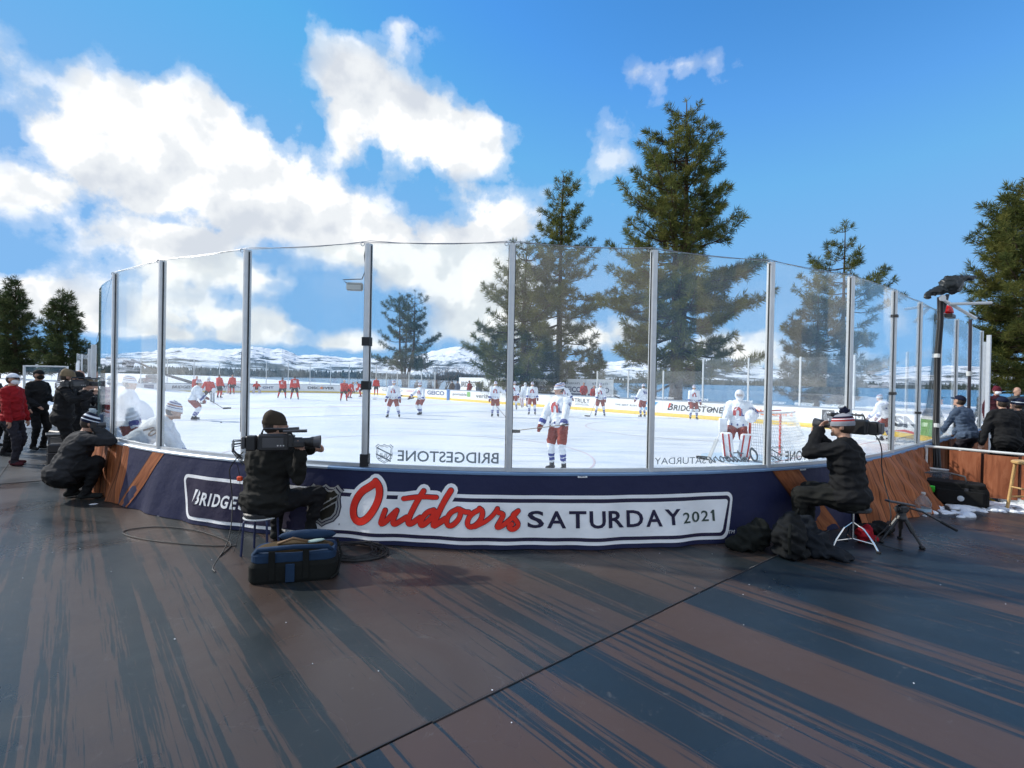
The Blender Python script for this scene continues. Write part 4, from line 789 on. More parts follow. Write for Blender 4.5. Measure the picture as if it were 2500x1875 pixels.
def person(label, x, y, face, z=0., H=1.80, group=None, pelvis=(0, 0, .95), lean=(0, 0), twist=0., head=(0, 0, 0), feet=((-.11, .02, 0), (.11, .02, 0)), toes=None, hands=((-.27, .05, .92), (.27, .05, .92)), elbow=((-.5, -.8, -.2), (.5, -.8, -.2)), knee=((-.15, 1, 0), (.15, 1, 0)),
           kit='civil', top=BLKJ, low=BLKT, shoe=SHOEB, skin=SKIN, glove=None, hat=None, hair=HAIR, vox=.02, fingers=False, mask=None, sock=None, number=None, nside=1, ncol=None, crest=False, bulk=1.0, knit=None, holds=None):
    """face: bearing the person faces (degrees from straight ahead, clockwise). Local frame: +Y front, +X right. Lengths for 1.80 m."""
    T = thing('person', label, 'person', (x, y, z), -R_(face), group); k = H / 1.80; T.scale = (k, k, k); B = Body(1.0 if kit == 'civil' else .8)
    mats = [top, low, shoe, skin, glove or skin, sock or low, S_BLUE, J_WHITE]; M_TOP, M_LOW, M_SHOE, M_SKIN, M_GL, M_SOCK, M_ST, M_W = range(8)
    P = Vector(pelvis); fr = Vector((math.sin(lean[1]), math.sin(lean[0]) * math.cos(lean[1]), math.cos(lean[0]) * math.cos(lean[1]))); up = fr.normalized()
    right = Vector((math.cos(twist), math.sin(twist), 0)); right = (right - up * right.dot(up)).normalized(); fwd = up.cross(right).normalized(); Rt = Matrix((right, fwd, up)).transposed()
    hk = kit in ('player', 'goalie'); bw = bulk
    ch = P + up * .36 + fwd * .0; nk = P + up * .56; ab = P + up * .14
    if hk:
        B.ell(ch, (.235 * bw, .165 * bw, .26), M_TOP, Rt); B.ell(ab, (.225 * bw, .16 * bw, .24), M_TOP, Rt); B.ell(P + up * .01, (.24 * bw, .18 * bw, .13), M_TOP, Rt, .004)
        for s_ in (-1, 1): B.ell(nk - up * .07 + right * s_ * .19, (.115, .10, .085), M_TOP, Rt)
    else:
        B.ell(ch, (.185 * bw, .125 * bw, .25), M_TOP, Rt); B.ell(ab, (.17 * bw, .125 * bw, .22), M_TOP, Rt); B.ell(P + up * .0, (.185 * bw, .150 * bw, .14), M_TOP, Rt, .004)
        B.cap(nk - up * .045 - right * .12, nk - up * .045 + right * .12, .068 * bw, .068 * bw, M_TOP); B.cap(nk - up * .03, nk + up * .02, .075, .062, M_TOP)
    B.ell(P - up * .06, (.165 * bw, .135 * bw, .12), M_LOW, Rt)
    # arms
    wr = []
    for i, s_ in enumerate((-1, 1)):
        sh = nk - up * .065 + right * s_ * (.20 if hk else .185); e, hnd = ik(sh, Vector(hands[i]), .30, .27, Vector(elbow[i]))
        ra = (.088, .078, .070) if hk else (.062 * bw, .052 * bw, .044 * bw)
        B.cap(sh, e, ra[0], ra[1], M_TOP); B.cap(e, hnd, ra[1], ra[2], M_TOP); d = (hnd - e).normalized(); wr.append((hnd, d))
        if hk:
            g = hnd + d * .05; B.cap(hnd - d * .02, g, .062, .060, M_GL, .004); B.ell(g + d * .05, (.055, .06, .055), M_GL)
            for q in range(3): sd = d.cross(Vector((0, 0, 1))); sd = sd.normalized() if sd.length > .1 else Vector((1, 0, 0)); B.cap(g + d * .06 + sd * (q - 1) * .032, g + d * .10 + sd * (q - 1) * .034 - Vector((0, 0, .03)), .02, .018, M_GL)
            if kit == 'player' and top is J_WHITE: B.cap(hnd - d * .075, hnd - d * .055, .080, .079, M_ST, .001)
        else:
            sd = d.cross(fwd if abs(d.dot(fwd)) < .9 else up).normalized(); pl = d.cross(sd).normalized(); hm = M_GL
            B.ell(hnd + d * .055, (.034, .048, .020), hm, aim(d, pl))
            if fingers:
                for q in range(4):
                    o = hnd + d * .085 + sd * ((q - 1.5) * .020); L1 = (.036, .042, .040, .030)[q]; m1 = o + d * L1 + pl * .012; B.cap(o, m1, .0095, .009, hm); B.cap(m1, m1 + d * L1 * .55 + pl * .028, .009, .0078, hm)
                o = hnd + d * .03 + sd * .034; B.cap(o, o + d * .03 + sd * .022 + pl * .012, .011, .010, hm); B.cap(o + d * .03 + sd * .022 + pl * .012, o + d * .055 + sd * .022 + pl * .022, .010, .0085, hm)
            else: B.ell(hnd + d * .10 + pl * .012, (.032, .045, .022), hm, aim(d, pl)); B.cap(hnd + d * .03 + sd * .03, hnd + d * .07 + sd * .045, .012, .010, hm)
    # legs
    ank = []
    for i, s_ in enumerate((-1, 1)):
        hp = P - up * .03 + right * s_ * .095; f = Vector(feet[i]); tz = .15 if hk else .09; an = f + Vector((0, 0, tz)); kn, an = ik(hp, an, .43, .43, Vector(knee[i])); td = Vector(toes[i]).normalized() if toes else Vector((s_ * .25, 1, 0)).normalized()
        if hk:
            B.cap(hp, kn + (hp - kn) * .18, .125, .108, M_LOW, .003); B.cap(kn, kn + (an - kn) * .1, .080, .085, M_SOCK); B.cap(kn + (an - kn) * .1, an + (kn - an) * .12, .082, .056, M_SOCK)
            if sock is not None and top is J_WHITE:
                for q in (.50, .70): c = kn + (an - kn) * q; B.cap(c, c + (an - kn) * .03, .0815 - q * .022, .0805 - q * .022, M_ST, .003)
            B.cap(an + (kn - an) * .06, an - Vector((0, 0, .04)), .055, .055, M_SHOE); B.cap(an - Vector((0, 0, .07)) - td * .045, an - Vector((0, 0, .075)) + td * .15, .042, .036, M_SHOE)
        else:
            B.cap(hp, kn, .088 * bw, .066 * bw, M_LOW); B.cap(kn, an, .064 * bw, .050, M_LOW); B.cap(an + (kn - an) * .12, an, .056, .058, M_LOW); B.cap(an - Vector((0, 0, .045)) - td * .05, an - Vector((0, 0, .052)) + td * .155, .042, .035, M_SHOE); B.cap(an, an - Vector((0, 0, .03)), .043, .043, M_SHOE)
        ank.append((an, td, kn))
    # head
    hy, hp_, hr = head; q = Matrix.Rotation(hr, 3, 'Y'); Hm = Matrix.Rotation(-hy, 3, 'Z') @ Matrix.Rotation(-hp_, 3, 'X') @ q
    fz = Vector((0, 0, 1)); hc = nk + (up * .6 + fz * .4).normalized() * .165 + (Hm @ Vector((0, .02, 0)))
    if kit != 'none': B.cap(nk - up * .02, hc - Hm @ Vector((0, .02, .05)), .058, .054, M_SKIN)
    B.ell(hc + Hm @ Vector((0, -.008, .015)), (.076, .094, .098), M_SKIN, Hm); B.ell(hc + Hm @ Vector((0, .022, -.055)), (.056, .064, .066), M_SKIN, Hm); B.cap(hc + Hm @ Vector((0, .086, .005)), hc + Hm @ Vector((0, .104, -.026)), .011, .015, M_SKIN); B.cap(hc + Hm @ Vector((0, .075, -.083)), hc + Hm @ Vector((0, .079, -.095)), .022, .022, M_SKIN)
    for s_ in (-1, 1): B.ell(hc + Hm @ Vector((s_ * .078, -.005, -.012)), (.012, .022, .032), M_SKIN, Hm); B.cap(hc + Hm @ Vector((s_ * .018, .080, .028)), hc + Hm @ Vector((s_ * .05, .070, .028)), .010, .010, M_SKIN)
    body = B.finish('body', mats, T, vox)
    if vox <= .016:
        for s_ in (-1, 1): b = MB(); b.ell(hc + Hm @ Vector((s_ * .032, .083, .010)), (.013, .008, .008), Hm, 8, 5); b.build('eye', EYE, T, smooth=True)
        if not mask: b = MB(); b.ell(hc + Hm @ Vector((0, .086, -.055)), (.024, .008, .006), Hm, 8, 5); b.build('mouth', mat('lip', (.30, .12, .10), rough=.5), T, smooth=True)
    if mask: b = MB(); b.ell(hc + Hm @ Vector((0, .040, -.045)), (.070, .078, .060), Hm, 12, 8); b.build('face_mask', mask, T, smooth=True)
    if hair is not None and kit != 'goalie': b = MB(); b.ell(hc + Hm @ Vector((0, -.030, .004)), (.083, .088, .098), Hm, 12, 8); b.build('hair', hair, T, smooth=True)
    # headgear
    if hat:
        kind, hm = hat[0], hat[1:]
        if kind == 'cap':
            b = MB(); b.ell(hc + Hm @ Vector((0, -.008, .035)), (.090, .107, .092), Hm, 16, 7, z0=.0); b.build('cap', hm[0], T, smooth=True)
            b = MB(); vs = []
            for a in np.linspace(-1.05, 1.05, 9): vs += [hc + Hm @ Vector((.086 * math.sin(a), .094 * math.cos(a) * .98, .042)), hc + Hm @ Vector((.088 * math.sin(a), .095 * math.cos(a) + .085 * math.cos(a * .9), .020 + .01 * math.cos(a)))]
            vs2 = [v_ + Hm @ Vector((0, 0, -.007)) for v_ in vs]; n = len(vs); b.add(vs + vs2, [(2 * i, 2 * i + 2, 2 * i + 3, 2 * i + 1) for i in range(8)] + [(n + 2 * i, n + 2 * i + 1, n + 2 * i + 3, n + 2 * i + 2) for i in range(8)] + [(2 * i + 1, 2 * i + 3, n + 2 * i + 3, n + 2 * i + 1) for i in range(8)]); b.build('visor', hm[1] if len(hm) > 1 else hm[0], T, smooth=True)
        elif kind == 'beanie':   # rows of (material, share of the height) from the brim up, optional pompom
            rows = hm[0]; b = MB(); z = -.010; tot_ = .135; seg = 20; mm_ = []; ring = []
            def rad(zz): f = min(1, max(0, (zz + .010) / tot_)); return (.088 * math.sqrt(max(0, 1 - (f * .97) ** 3)) + .006 * (f < .30), .108 * math.sqrt(max(0, 1 - (f * .97) ** 3)) + .006 * (f < .30))
            for mi, (mt, sh) in enumerate(rows):
                if mt not in mm_: mm_.append(mt)
                b.mi = mm_.index(mt); z1 = z + tot_ * sh; n_ = max(1, int(sh * 10)); vs = []
                for j in range(n_ + 1):
                    zz = z + (z1 - z) * j / n_; a_, c_r = rad(zz); vs += [hc + Hm @ Vector((a_ * math.cos(6.2832 * q / seg), c_r * math.sin(6.2832 * q / seg) - .008, zz + .015 - .012 * math.sin(6.2832 * q / seg))) for q in range(seg)]
                b.add(vs, [(j * seg + q, j * seg + (q + 1) % seg, (j + 1) * seg + (q + 1) % seg, (j + 1) * seg + q) for j in range(n_) for q in range(seg)]); z = z1
            b.build('beanie', mm_, T, smooth=True)
            if len(hm) > 1 and hm[1]:
                b = MB(); pc = hc + Hm @ Vector((0, -.02, .165)); b.ell(pc, (.042, .042, .038), None, 10, 7)
                for _ in range(40): v_ = Vector(rng.normal(size=3)).normalized(); b.tube([pc + v_ * .03, pc + v_ * .052], [.008, .004], 4)
                b.build('pompom', hm[1], T, smooth=True)
        elif kind == 'helmet':
            b = MB(); b.ell(hc + Hm @ Vector((0, -.010, .028)), (.098, .118, .105), Hm, 14, 7, z0=-.25); b.build('helmet', hm[0], T, smooth=True)
        elif kind == 'goalie':
            b = MB(); b.ell(hc + Hm @ Vector((0, .0, .005)), (.108, .128, .135), Hm, 16, 10); b.ell(hc + Hm @ Vector((0, .05, -.085)), (.075, .075, .06), Hm, 12, 8); b.build('helmet', hm[0], T, smooth=True)
            b = MB()
            for a in np.linspace(-.8, .8, 6): b.tube([hc + Hm @ Vector((.11 * math.sin(a), .125 * math.cos(a) + .01, zz)) for zz in (.04, 0, -.05)], .004, 4)
            for zz in (.035, .005, -.025, -.05): b.tube([hc + Hm @ Vector((.11 * math.sin(a), .128 * math.cos(a) + .01, zz)) for a in np.linspace(-.85, .85, 7)], .004, 4)
            b.build('cage', BLADE, T); b = MB(); b.ell(hc + Hm @ Vector((0, .098, -.005)), (.07, .034, .045), Hm, 10, 6); b.build('face', skin, T, smooth=True)
        elif kind == 'hood': b = MB(); b.ell(hc + Hm @ Vector((0, -.025, .01)), (.105, .115, .13), Hm, 14, 9); b.build('hood', hm[0], T, smooth=True)
    if hk:
        for (an, td, kn) in ank:
            b = MB(); b.box(an + Vector((0, 0, -.128)) + td * .05, (.012, .27, .042), aim(td)); b.build('skate_blade', BLADE, T)
    if kit == 'goalie':
        for i, (an, td, kn) in enumerate(ank):
            d = (kn - an); f = Vector((td.x, td.y, 0)).normalized(); b = MB(); R3 = aim(f); c = an + Vector((0, 0, -.06)) + f * .085; b.box(c + Vector((0, 0, .30)) + (kn - an) * .0 + (Vector((kn.x, kn.y, 0)) - Vector((an.x, an.y, 0))) * .45, (.27, .09, .70), R3 @ rx(-math.atan2((kn - an).dot(f), kn.z - an.z)), .035); b.build('leg_pad', PADW, T)
            b = MB()
            for q in (-.07, .07): b.box(c + f * .05 + R3 @ Vector((q, 0, .30)) + (Vector((kn.x, kn.y, 0)) - Vector((an.x, an.y, 0))) * .45, (.035, .012, .62), R3 @ rx(-math.atan2((kn - an).dot(f), kn.z - an.z))); 
            b.build('pad_stripe', knit or STRP, T)
        hnd, d = wr[1]; b = MB(); b.box(hnd + Vector((0, .06, 0)), (.20, .05, .34), rz(.2), .02); b.build('blocker', PADW, T); hnd, d = wr[0]; b = MB(); b.ell(hnd + Vector((0, .06, 0)), (.14, .07, .16)); b.build('catcher', PADW, T, smooth=True)
    # numbers and crest laid onto the cloth by projecting along a ray
    def decal(name, mt, pts, fs, ctr, dirv):
        me = body.data; bv = BVHTree.FromPolygons([v_.co.copy() for v_ in me.vertices], [tuple(p_.vertices) for p_ in me.polygons]); out = []
        for p_ in pts:
            o = p_ + dirv * .5; hit = bv.ray_cast(o, -dirv); out.append((hit[0] + dirv * .009) if hit[0] is not None else p_)
        b = MB(); b.add(out, fs); b.build(name, mt, T)
    def flat(body_, w_, h_, ctr, rt_, upv, dirv, mt, bold=.03):
        v_, f = text2d(body_, bold=bold); decal('number', mt, [ctr + rt_ * ((a - .5) * w_) + upv * ((c - .5) * h_) for a, c in v_], f, ctr, dirv)
    if number:
        for (txt, where) in number:
            if where == 'back': flat(txt, .25, .23, ch + up * .02, right, up, -fwd, ncol or J_WHITE)
            elif where == 'sleeve': sh = nk - up * .10 + right * .2 * nside; d_ = (right * nside + fwd * .25).normalized(); flat(txt, .15, .15, sh - up * .08, up.cross(d_).normalized(), up, d_, ncol or S_BLUE, .02)
    if crest:
        c = ch - up * .02
        arch = [(-.34, -.3), (-.36, .0), (-.26, .24), (-.04, .34), (.14, .24), (.2, .02), (.2, -.3), (.06, -.3), (.06, 0), (-.02, .12), (-.12, .06), (-.16, -.3)]; decal('crest', STRP, [c - right * a * .34 + up * z_ * .36 for a, z_ in arch], [tuple(range(len(arch)))], c, fwd)
        bar = [(.22, -.3), (.40, -.3), (.40, -.22), (.30, -.2), (.24, .2), (.18, .2)]; decal('crest', S_BLUE, [c - right * a * .34 + up * z_ * .36 for a, z_ in bar], [tuple(range(len(bar)))], c, fwd)
        for dx in (-.13, 0, .13): decal('crest', S_BLUE, [P + up * .02 + right * (dx + .022 * a) + up * .03 * b2 for a, b2 in ((-.6, -1), (.6, -1), (.9, .3), (0, 1), (-.9, .3))], [(0, 1, 2, 3, 4)], c, fwd)
    T['_hands'] = [list(q[0]) for q in wr]
    return T
def world_pt(T, p_): return Matrix.LocRotScale(T.location, T.rotation_euler, T.scale) @ Vector(p_)
tape_m = mat('stick_tape', (.03, .03, .03), rough=.8); shaft_m = mat('stick_shaft', (.16, .13, .10), rough=.4); shaft_w = mat('stick_white', (.7, .7, .68), rough=.5)
def stick(label, top, heel, blade_dir, goalie=False):
    """hockey stick from butt end to heel, blade lying along blade_dir"""
    top, heel, bd = Vector(top), Vector(heel), Vector(blade_dir).normalized(); T = wthing('hockey_stick', label, 'hockey stick', heel)
    b = MB(); b.tube([top, top.lerp(heel, .5), heel], .016 if not goalie else .018, 6, flat=.7); sh = b.build('shaft', shaft_w if goalie else shaft_m, T)
    b = MB(); b.tube([top, top.lerp(heel, .10)], .019, 6); b.build('grip_tape', tape_m, T)
    b = MB(); h = .075 if not goalie else .09; up_ = (top - heel).normalized(); q = [heel - bd * .01, heel + bd * .14, heel + bd * .30]; th_ = bd.cross(Vector((0, 0, 1))).normalized() * .006; vs = []
    for i, c in enumerate(q):
        hh = h * (1, 1, .8)[i]
        for s_ in (-1, 1): vs += [c + th_ * s_ + Vector((0, 0, -hh / 2 + .01 * i)), c + th_ * s_ + Vector((0, 0, hh / 2 + .01 * i))]
    fs = []
    for i in range(2):
        o = 4 * i; fs += [(o, o + 4, o + 5, o + 1), (o + 2, o + 3, o + 7, o + 6), (o, o + 2, o + 6, o + 4), (o + 1, o + 5, o + 7, o + 3)]
    fs += [(0, 1, 3, 2), (8, 10, 11, 9)]; b.add(vs, fs); b.build('blade', tape_m, T)
    if goalie: b = MB(); b.box(heel.lerp(top, .22), (.09, .02, .55), aim(bd.cross(up_), up_)); b.build('paddle', shaft_w, T)
    return T
# ---- kits
BEAN = lambda pom=None: ('beanie', [(J_WHITE, .30), (S_BLUE, .10), (J_WHITE, .12), (P_BURG, .14), (J_WHITE, .10), (S_BLUE, .14), (J_WHITE, .10)], pom)
def white(label, x, y, face, **kw):
    d = dict(kit='player', top=J_WHITE, low=P_BURG, sock=J_WHITE, shoe=SK_BLK, glove=G_BURG, hat=BEAN(), z=ICE, H=1.79, crest=True, group='white jersey players on the ice'); d.update(kw); return person(label, x, y, face, **d)
def redp(label, x, y, face, **kw):
    d = dict(kit='player', top=J_RED, low=P_BLACK, sock=J_RED, shoe=SK_BLK, glove=G_BLK, hat=('helmet', P_BLACK) if False else None, hair=HAIR, z=ICE, H=1.90, vox=.03, group='red jersey players on the ice'); d.update(kw); return person(label, x, y, face, **d)
ready = dict(pelvis=(0, -.06, .88), lean=(.22, 0), feet=((-.24, .0, 0), (.24, .02, 0)), hands=((-.16, .34, .92), (.24, .30, .80)))
hips = dict(pelvis=(0, 0, 1.01), feet=((-.17, .0, 0), (.17, .02, 0)), hands=((-.30, .20, .92), (.30, .22, .92)))
relaxed = dict(pelvis=(0, 0, 1.015), feet=((-.15, .0, 0), (.15, .02, 0)), hands=((-.33, .12, .86), (.33, .16, .88)))
bentp = dict(pelvis=(0, -.18, .86), lean=(.95, 0), feet=((-.22, .0, 0), (.22, .02, 0)), hands=((-.14, .38, .62), (.16, .36, .62)), head=(0, -.3, 0))
STK = []
def stick_for(T, label, heel_off, blade, back=.25, hand=1, goalie=False):
    """stick held in one hand: heel position given in the holder's frame on the ice"""
    h = world_pt(T, T['_hands'][hand]); heel = world_pt(T, heel_off); d = (h - heel).normalized(); bl = Matrix.Rotation(T.rotation_euler.z, 3, 'Z') @ Vector(blade)
    return stick(label, h + d * back + Vector((0, 0, 0)), heel, bl, goalie)
# near player 91
p91 = white('white jersey player numbered 91 standing close behind the glass', 1.02, 11.0, 217, vox=.014, fingers=False, H=1.80, pelvis=(0, 0, 1.02), feet=((-.14, .0, 0), (.14, .03, 0)), toes=((-.15, 1, 0), (.25, 1, 0)), hands=((-.27, .28, .98), (.33, .26, .90)), head=(.55, .05, 0), number=[('91', 'sleeve')], nside=-1)
stick('hockey stick held low in both hands by player 91', world_pt(p91, (-.42, .32, 1.04)), world_pt(p91, (1.0, .40, .80)), (.5, -.5, .0))
pl = white('white jersey player leaning low behind the left glass, beanie on', -5.35, 7.75, 70, vox=.014, H=1.88, pelvis=(-.05, -.30, .78), lean=(.85, 0), feet=((-.18, -.02, 0), (.2, .05, 0)), hands=((-.30, .32, .52), (.22, .42, .62)), elbow=((-.8, -.3, .4), (.6, -.6, -.2)), head=(.05, .15, 0), number=[('70', 'sleeve')], nside=1, ncol=SHOE, crest=False, hat=BEAN())
white('white jersey player half hidden in the reflections by the leftmost tall pane', -6.95, 9.35, 60, vox=.018, **{**relaxed}, crest=False)
ws = white('white jersey player skating with stick forward behind the left panes', -13.2, 21.4, 70, vox=.02, **{**ready, 'lean': (.35, 0), 'hands': ((-.1, .42, .95), (.2, .36, .86))}, crest=False)
stick_for(ws, 'stick of the skater behind the left panes', (.35, 1.15, .52), (.2, 1, 0), hand=0)
w1 = white('white jersey player standing square left of the centre post with stick across', -5.7, 24.9, 180, **{**relaxed, 'feet': ((-.28, 0, 0), (.28, 0, 0)), 'pelvis': (0, 0, .97)})
stick('stick held across by the player left of the centre post', world_pt(w1, (.95, .25, .90)), world_pt(w1, (-.75, .3, .94)), (.4, 0, .05))
w2 = white('white jersey player gliding on one leg beside the square standing one', -4.8, 27.2, 205, **{**ready, 'feet': ((-.05, .02, 0), (.06, -.02, 0)), 'hands': ((-.25, .2, .85), (.45, .28, .98)), 'lean': (.12, .06)})
stick('stick reaching sideways from the gliding player', world_pt(w2, (-.3, .2, .88)), world_pt(w2, (.98, .3, 1.0)), (-.5, 0, .02))
w3 = white('white jersey player pointing one arm out beside the middle post', -.85, 26.8, 178, **{**relaxed, 'hands': ((-.62, .12, 1.42), (.30, .14, .90))}, elbow=((-.3, -.2, -1), (.5, -.8, -.2)))
stick_for(w3, 'stick slanting down from the pointing player', (-.55, .35, .03), (-1, .1, 0), hand=1)
white('white jersey player mostly hidden behind the middle post', .18, 33.5, 200, vox=.025, **relaxed)
person('small white goaltender standing by the far boards', .95, 36.6, 185, z=ICE, H=1.78, kit='goalie', top=J_WHITE, low=PADW, sock=PADW, shoe=SK_BLK, glove=PADW, hat=('goalie', PADW), vox=.03, hands=((-.3, .2, .85), (.3, .2, .85)), feet=((-.2, 0, 0), (.2, 0, 0)), group='white jersey players on the ice')
w5 = white('white jersey player with hands on hips left of player 91', 1.15, 28.9, 182, **hips)
white('white jersey player standing directly behind player 91', 2.75, 27.6, 170, **{**hips, 'hands': ((-.45, .25, 1.0), (.3, .2, .95))})
w7 = white('white jersey player below the red coats holding stick down', 4.95, 28.8, 190, **{**relaxed, 'feet': ((-.24, 0, 0), (.24, 0, 0)), 'hands': ((-.28, .22, .86), (.18, .30, .80))})
stick_for(w7, 'stick pointing down to the ice below the red coats', (.55, .5, .03), (1, .2, 0), hand=1)
w8 = white('white jersey player numbered 96 seen from behind', 7.3, 28.6, -25, crest=False, number=[('96', 'back')], ncol=S_BLUE, **{**relaxed, 'hands': ((-.45, .10, 1.0), (.28, .25, .9))})
stick('stick held out level by player 96', world_pt(w8, (-.35, .15, 1.0)), world_pt(w8, (-1.55, .1, 1.08)), (-.8, 0, .25))
w9 = white('white jersey player in front of the black lettered far board', 9.75, 27.6, 185, **hips)
stick('stick of the player before the black lettered board', world_pt(w9, (.0, .3, 1.0)), world_pt(w9, (-.95, .35, .62)), (-.8, 0, -.3))
w13 = white('white jersey player numbered 13 bending by the right end glass', 13.4, 18.4, -20, crest=False, vox=.018, number=[('13', 'back')], ncol=S_BLUE, **{**ready, 'lean': (.40, -.12), 'hands': ((-.30, .40, .85), (.1, .42, .8))})
stick_for(w13, 'stick of player 13 by the right end glass', (-.95, .75, .3), (-1, .3, 0), hand=0)
g38 = person('white goaltender leaning on the near goal frame with mask on', 5.70, 12.98, 205, z=ICE, H=1.84, kit='goalie', top=J_WHITE, low=P_BURG, sock=J_WHITE, shoe=SK_BLK, glove=PADW, hat=('goalie', PADW), vox=.015, pelvis=(0, -.05, .90), lean=(.12, -.05), hands=((-.30, .20, 1.12), (.34, .22, .80)), feet=((-.16, 0, 0), (.2, .04, 0)), crest=True, number=[('38', 'sleeve')], nside=-1, group='white jersey players on the ice')
stick_for(g38, 'white goalie stick resting its blade on the ice by the near goal', (.62, .35, .05), (1, .2, 0), hand=1, goalie=True)
# red team at the far end
redp('red jersey player numbered 14 behind the left panes', -25.2, 41.2, 150, **ready)
rg_ = person('red goaltender in striped leg pads skating out on the left', -20.1, 34.2, 165, z=ICE, H=1.88, kit='goalie', top=J_RED, low=P_BLACK, sock=PADW, shoe=SK_BLK, glove=PADW, hat=('goalie', PADW), vox=.025, pelvis=(0, -.1, .84), lean=(.3, 0), feet=((-.26, 0, 0), (.26, 0, 0)), hands=((-.38, .3, .85), (.38, .3, .8)), knit=SK_BLK, group='red jersey players on the ice')
stick_for(rg_, 'stick of the red goaltender', (.3, .6, .03), (-1, .2, 0), hand=1, goalie=True)
redp('red jersey player numbered 1 right of the striped goaltender', -24.2, 42.6, 20, number=[('1', 'back')], **relaxed)
ra = redp('red jersey player alone by the far boards left of the black tube', -27.6, 50.9, 175, **relaxed); stick_for(ra, 'stick of the lone red player by the far boards', (.6, .4, .03), (1, .2, 0), hand=1)
redp('red jersey player numbered 61 seen from behind, legs apart', -19.5, 43.8, -20, number=[('61', 'back')], **{**ready, 'lean': (.1, 0), 'feet': ((-.32, .05, 0), (.24, 0, 0))}); redp('red jersey player numbered 28 seen from behind', -17.7, 42.0, -18, number=[('28', 'back')], **{**relaxed, 'feet': ((-.26, 0, 0), (.26, 0, 0))})
redp('red jersey player bending over left of the taped post', -13.3, 40.8, 150, **{**bentp, 'lean': (.55, 0)}); redp('red jersey player doubled over seen from the side by the taped post', -14.9, 47.2, 100, **bentp)
rb = redp('red jersey player bent low with stick on the ice by the taped post', -14.9, 50.9, -110, **bentp); stick_for(rb, 'stick of the player bent low by the taped post', (-.1, 1.1, .03), (0, 1, 0), hand=0)
redp('red jersey player standing upright just right of the taped post', -14.9, 56.6, 170, **relaxed)
person('goaltender crouched inside the far goal in yellowish pads', -27.2, 54.9, 152, z=ICE, H=1.8, kit='goalie', top=J_RED, low=P_BLACK, sock=cloth('pad_yellow', (.5, .38, .18)), shoe=SK_BLK, glove=PADW, hat=('goalie', J_RED), vox=.035, pelvis=(0, -.15, .55), lean=(.55, 0), feet=((-.32, .1, 0), (.32, .1, 0)), knee=((-.2, 1, .3), (.2, 1, .3)), hands=((-.4, .35, .55), (.4, .35, .5)), group='red jersey players on the ice')
# ---- camera crew and bystanders
cam_blk = mat('camera_black', (.016, .016, .017), rough=.45, var=.2, vscale=20); cam_gry = mat('camera_grey', (.06, .06, .065), rough=.4); lens_gl = mat('lens_glass', (.03, .035, .05), rough=.06, spec=.8); cab = mat('cable_black', (.012, .012, .013), rough=.55); brass = mat('connector_white', (.6, .6, .58), rough=.4); lime = mat('plastic_green', (.05, .62, .05), rough=.4); orange_p = mat('plastic_orange', (.85, .09, .02), rough=.4)
def shoulder_cam(label, loc, face, tilt=0., big=1.0, monitor=False, cables=True, fit=.82):
    T = thing('video_camera', label, 'video camera', loc, -R_(face)); T.rotation_euler.x = tilt; s = big; T.scale = (fit,) * 3
    b = MB(); b.box((0, -.02, 0), (.12 * s, .30 * s, .17 * s), None, .018); b.box((0, .14 * s, .01), (.10 * s, .08, .13 * s), None, .012); b.build('camera_body', cam_blk, T)
    b = MB(); b.box((.062 * s, -.02, .0), (.008, .20 * s, .10 * s), None, .004); b.build('side_panel', cam_gry, T)
    b = MB()
    for k in range(3): b.box((.068 * s, .03 + k * .03, -.03), (.006, .014, .014))
    b.build('button', brass, T)
    b = MB(); b.box((0, -.23 * s, -.005), (.10 * s, .10, .15 * s), None, .012); b.build('battery', cam_blk, T)
    b = MB(); b.box((0, -.30 * s, .0), (.085 * s, .04, .12 * s), None, .008); b.build('transmitter', cam_gry, T)
    b = MB(); b.tube([(0, -.14 * s, .08 * s), (0, -.12 * s, .135 * s), (0, .12 * s, .135 * s), (0, .15 * s, .07 * s)], .013, 8); b.build('handle', cam_blk, T)
    RL_ = rx(-math.pi / 2); b = MB(); b.lathe((0, .18, 0), [(.045 * s, 0), (.050 * s, .02), (.050 * s, .09), (.043 * s, .10), (.046 * s, .17), (.056 * s, .20), (.056 * s, .22)], 18, RL_); b.build('lens', cam_blk, T, smooth=False)
    b = MB(); b.lathe((0, .40, 0), [(.056 * s, 0), (.070 * s, .07), (.066 * s, .07), (.05 * s, .0)], 18, RL_, caps=False); b.build('lens_hood', cam_gry, T); b = MB(); b.lathe((0, .385, 0), [(.05 * s, 0), (.035 * s, .012), (.001, .015)], 16, RL_); b.build('lens_front', lens_gl, T)
    b = MB(); b.box((.07 * s, .25, -.015), (.045, .12, .07), None, .012); b.build('lens_grip', cam_blk, T)
    b = MB(); b.tube([(-.05, .10, .12 * s), (-.05, .23, .125 * s)], [.028, .030], 12); b.tube([(-.05, .02, .115 * s), (-.05, .10, .12 * s)], [.022, .028], 12); b.box((-.05, .12, .095 * s), (.02, .03, .05)); b.build('viewfinder', cam_blk, T)
    b = MB(); b.tube([(.05, .08, .115 * s), (.05, .33, .12 * s)], [.016, .018], 10); b.build('microphone', cam_gry, T)
    if monitor: b = MB(); b.box((-.02, -.05, .17 * s), (.20, .03, .15), rx(.1), .01); b.build('monitor', cam_blk, T)
    if cables:
        for k in range(6):
            a = k * .9; b = MB(); b.tube([(.03 * math.cos(a), -.31 * s, .03 * math.sin(a)), (.05 * math.cos(a), -.40 * s, .04 * math.sin(a) - .01), (.05 * math.cos(a + 1), -.40 * s, -.09), (.02, -.30 * s, -.15 - .02 * k)], .005, 5); b.build('cable', cab, T)
    return T
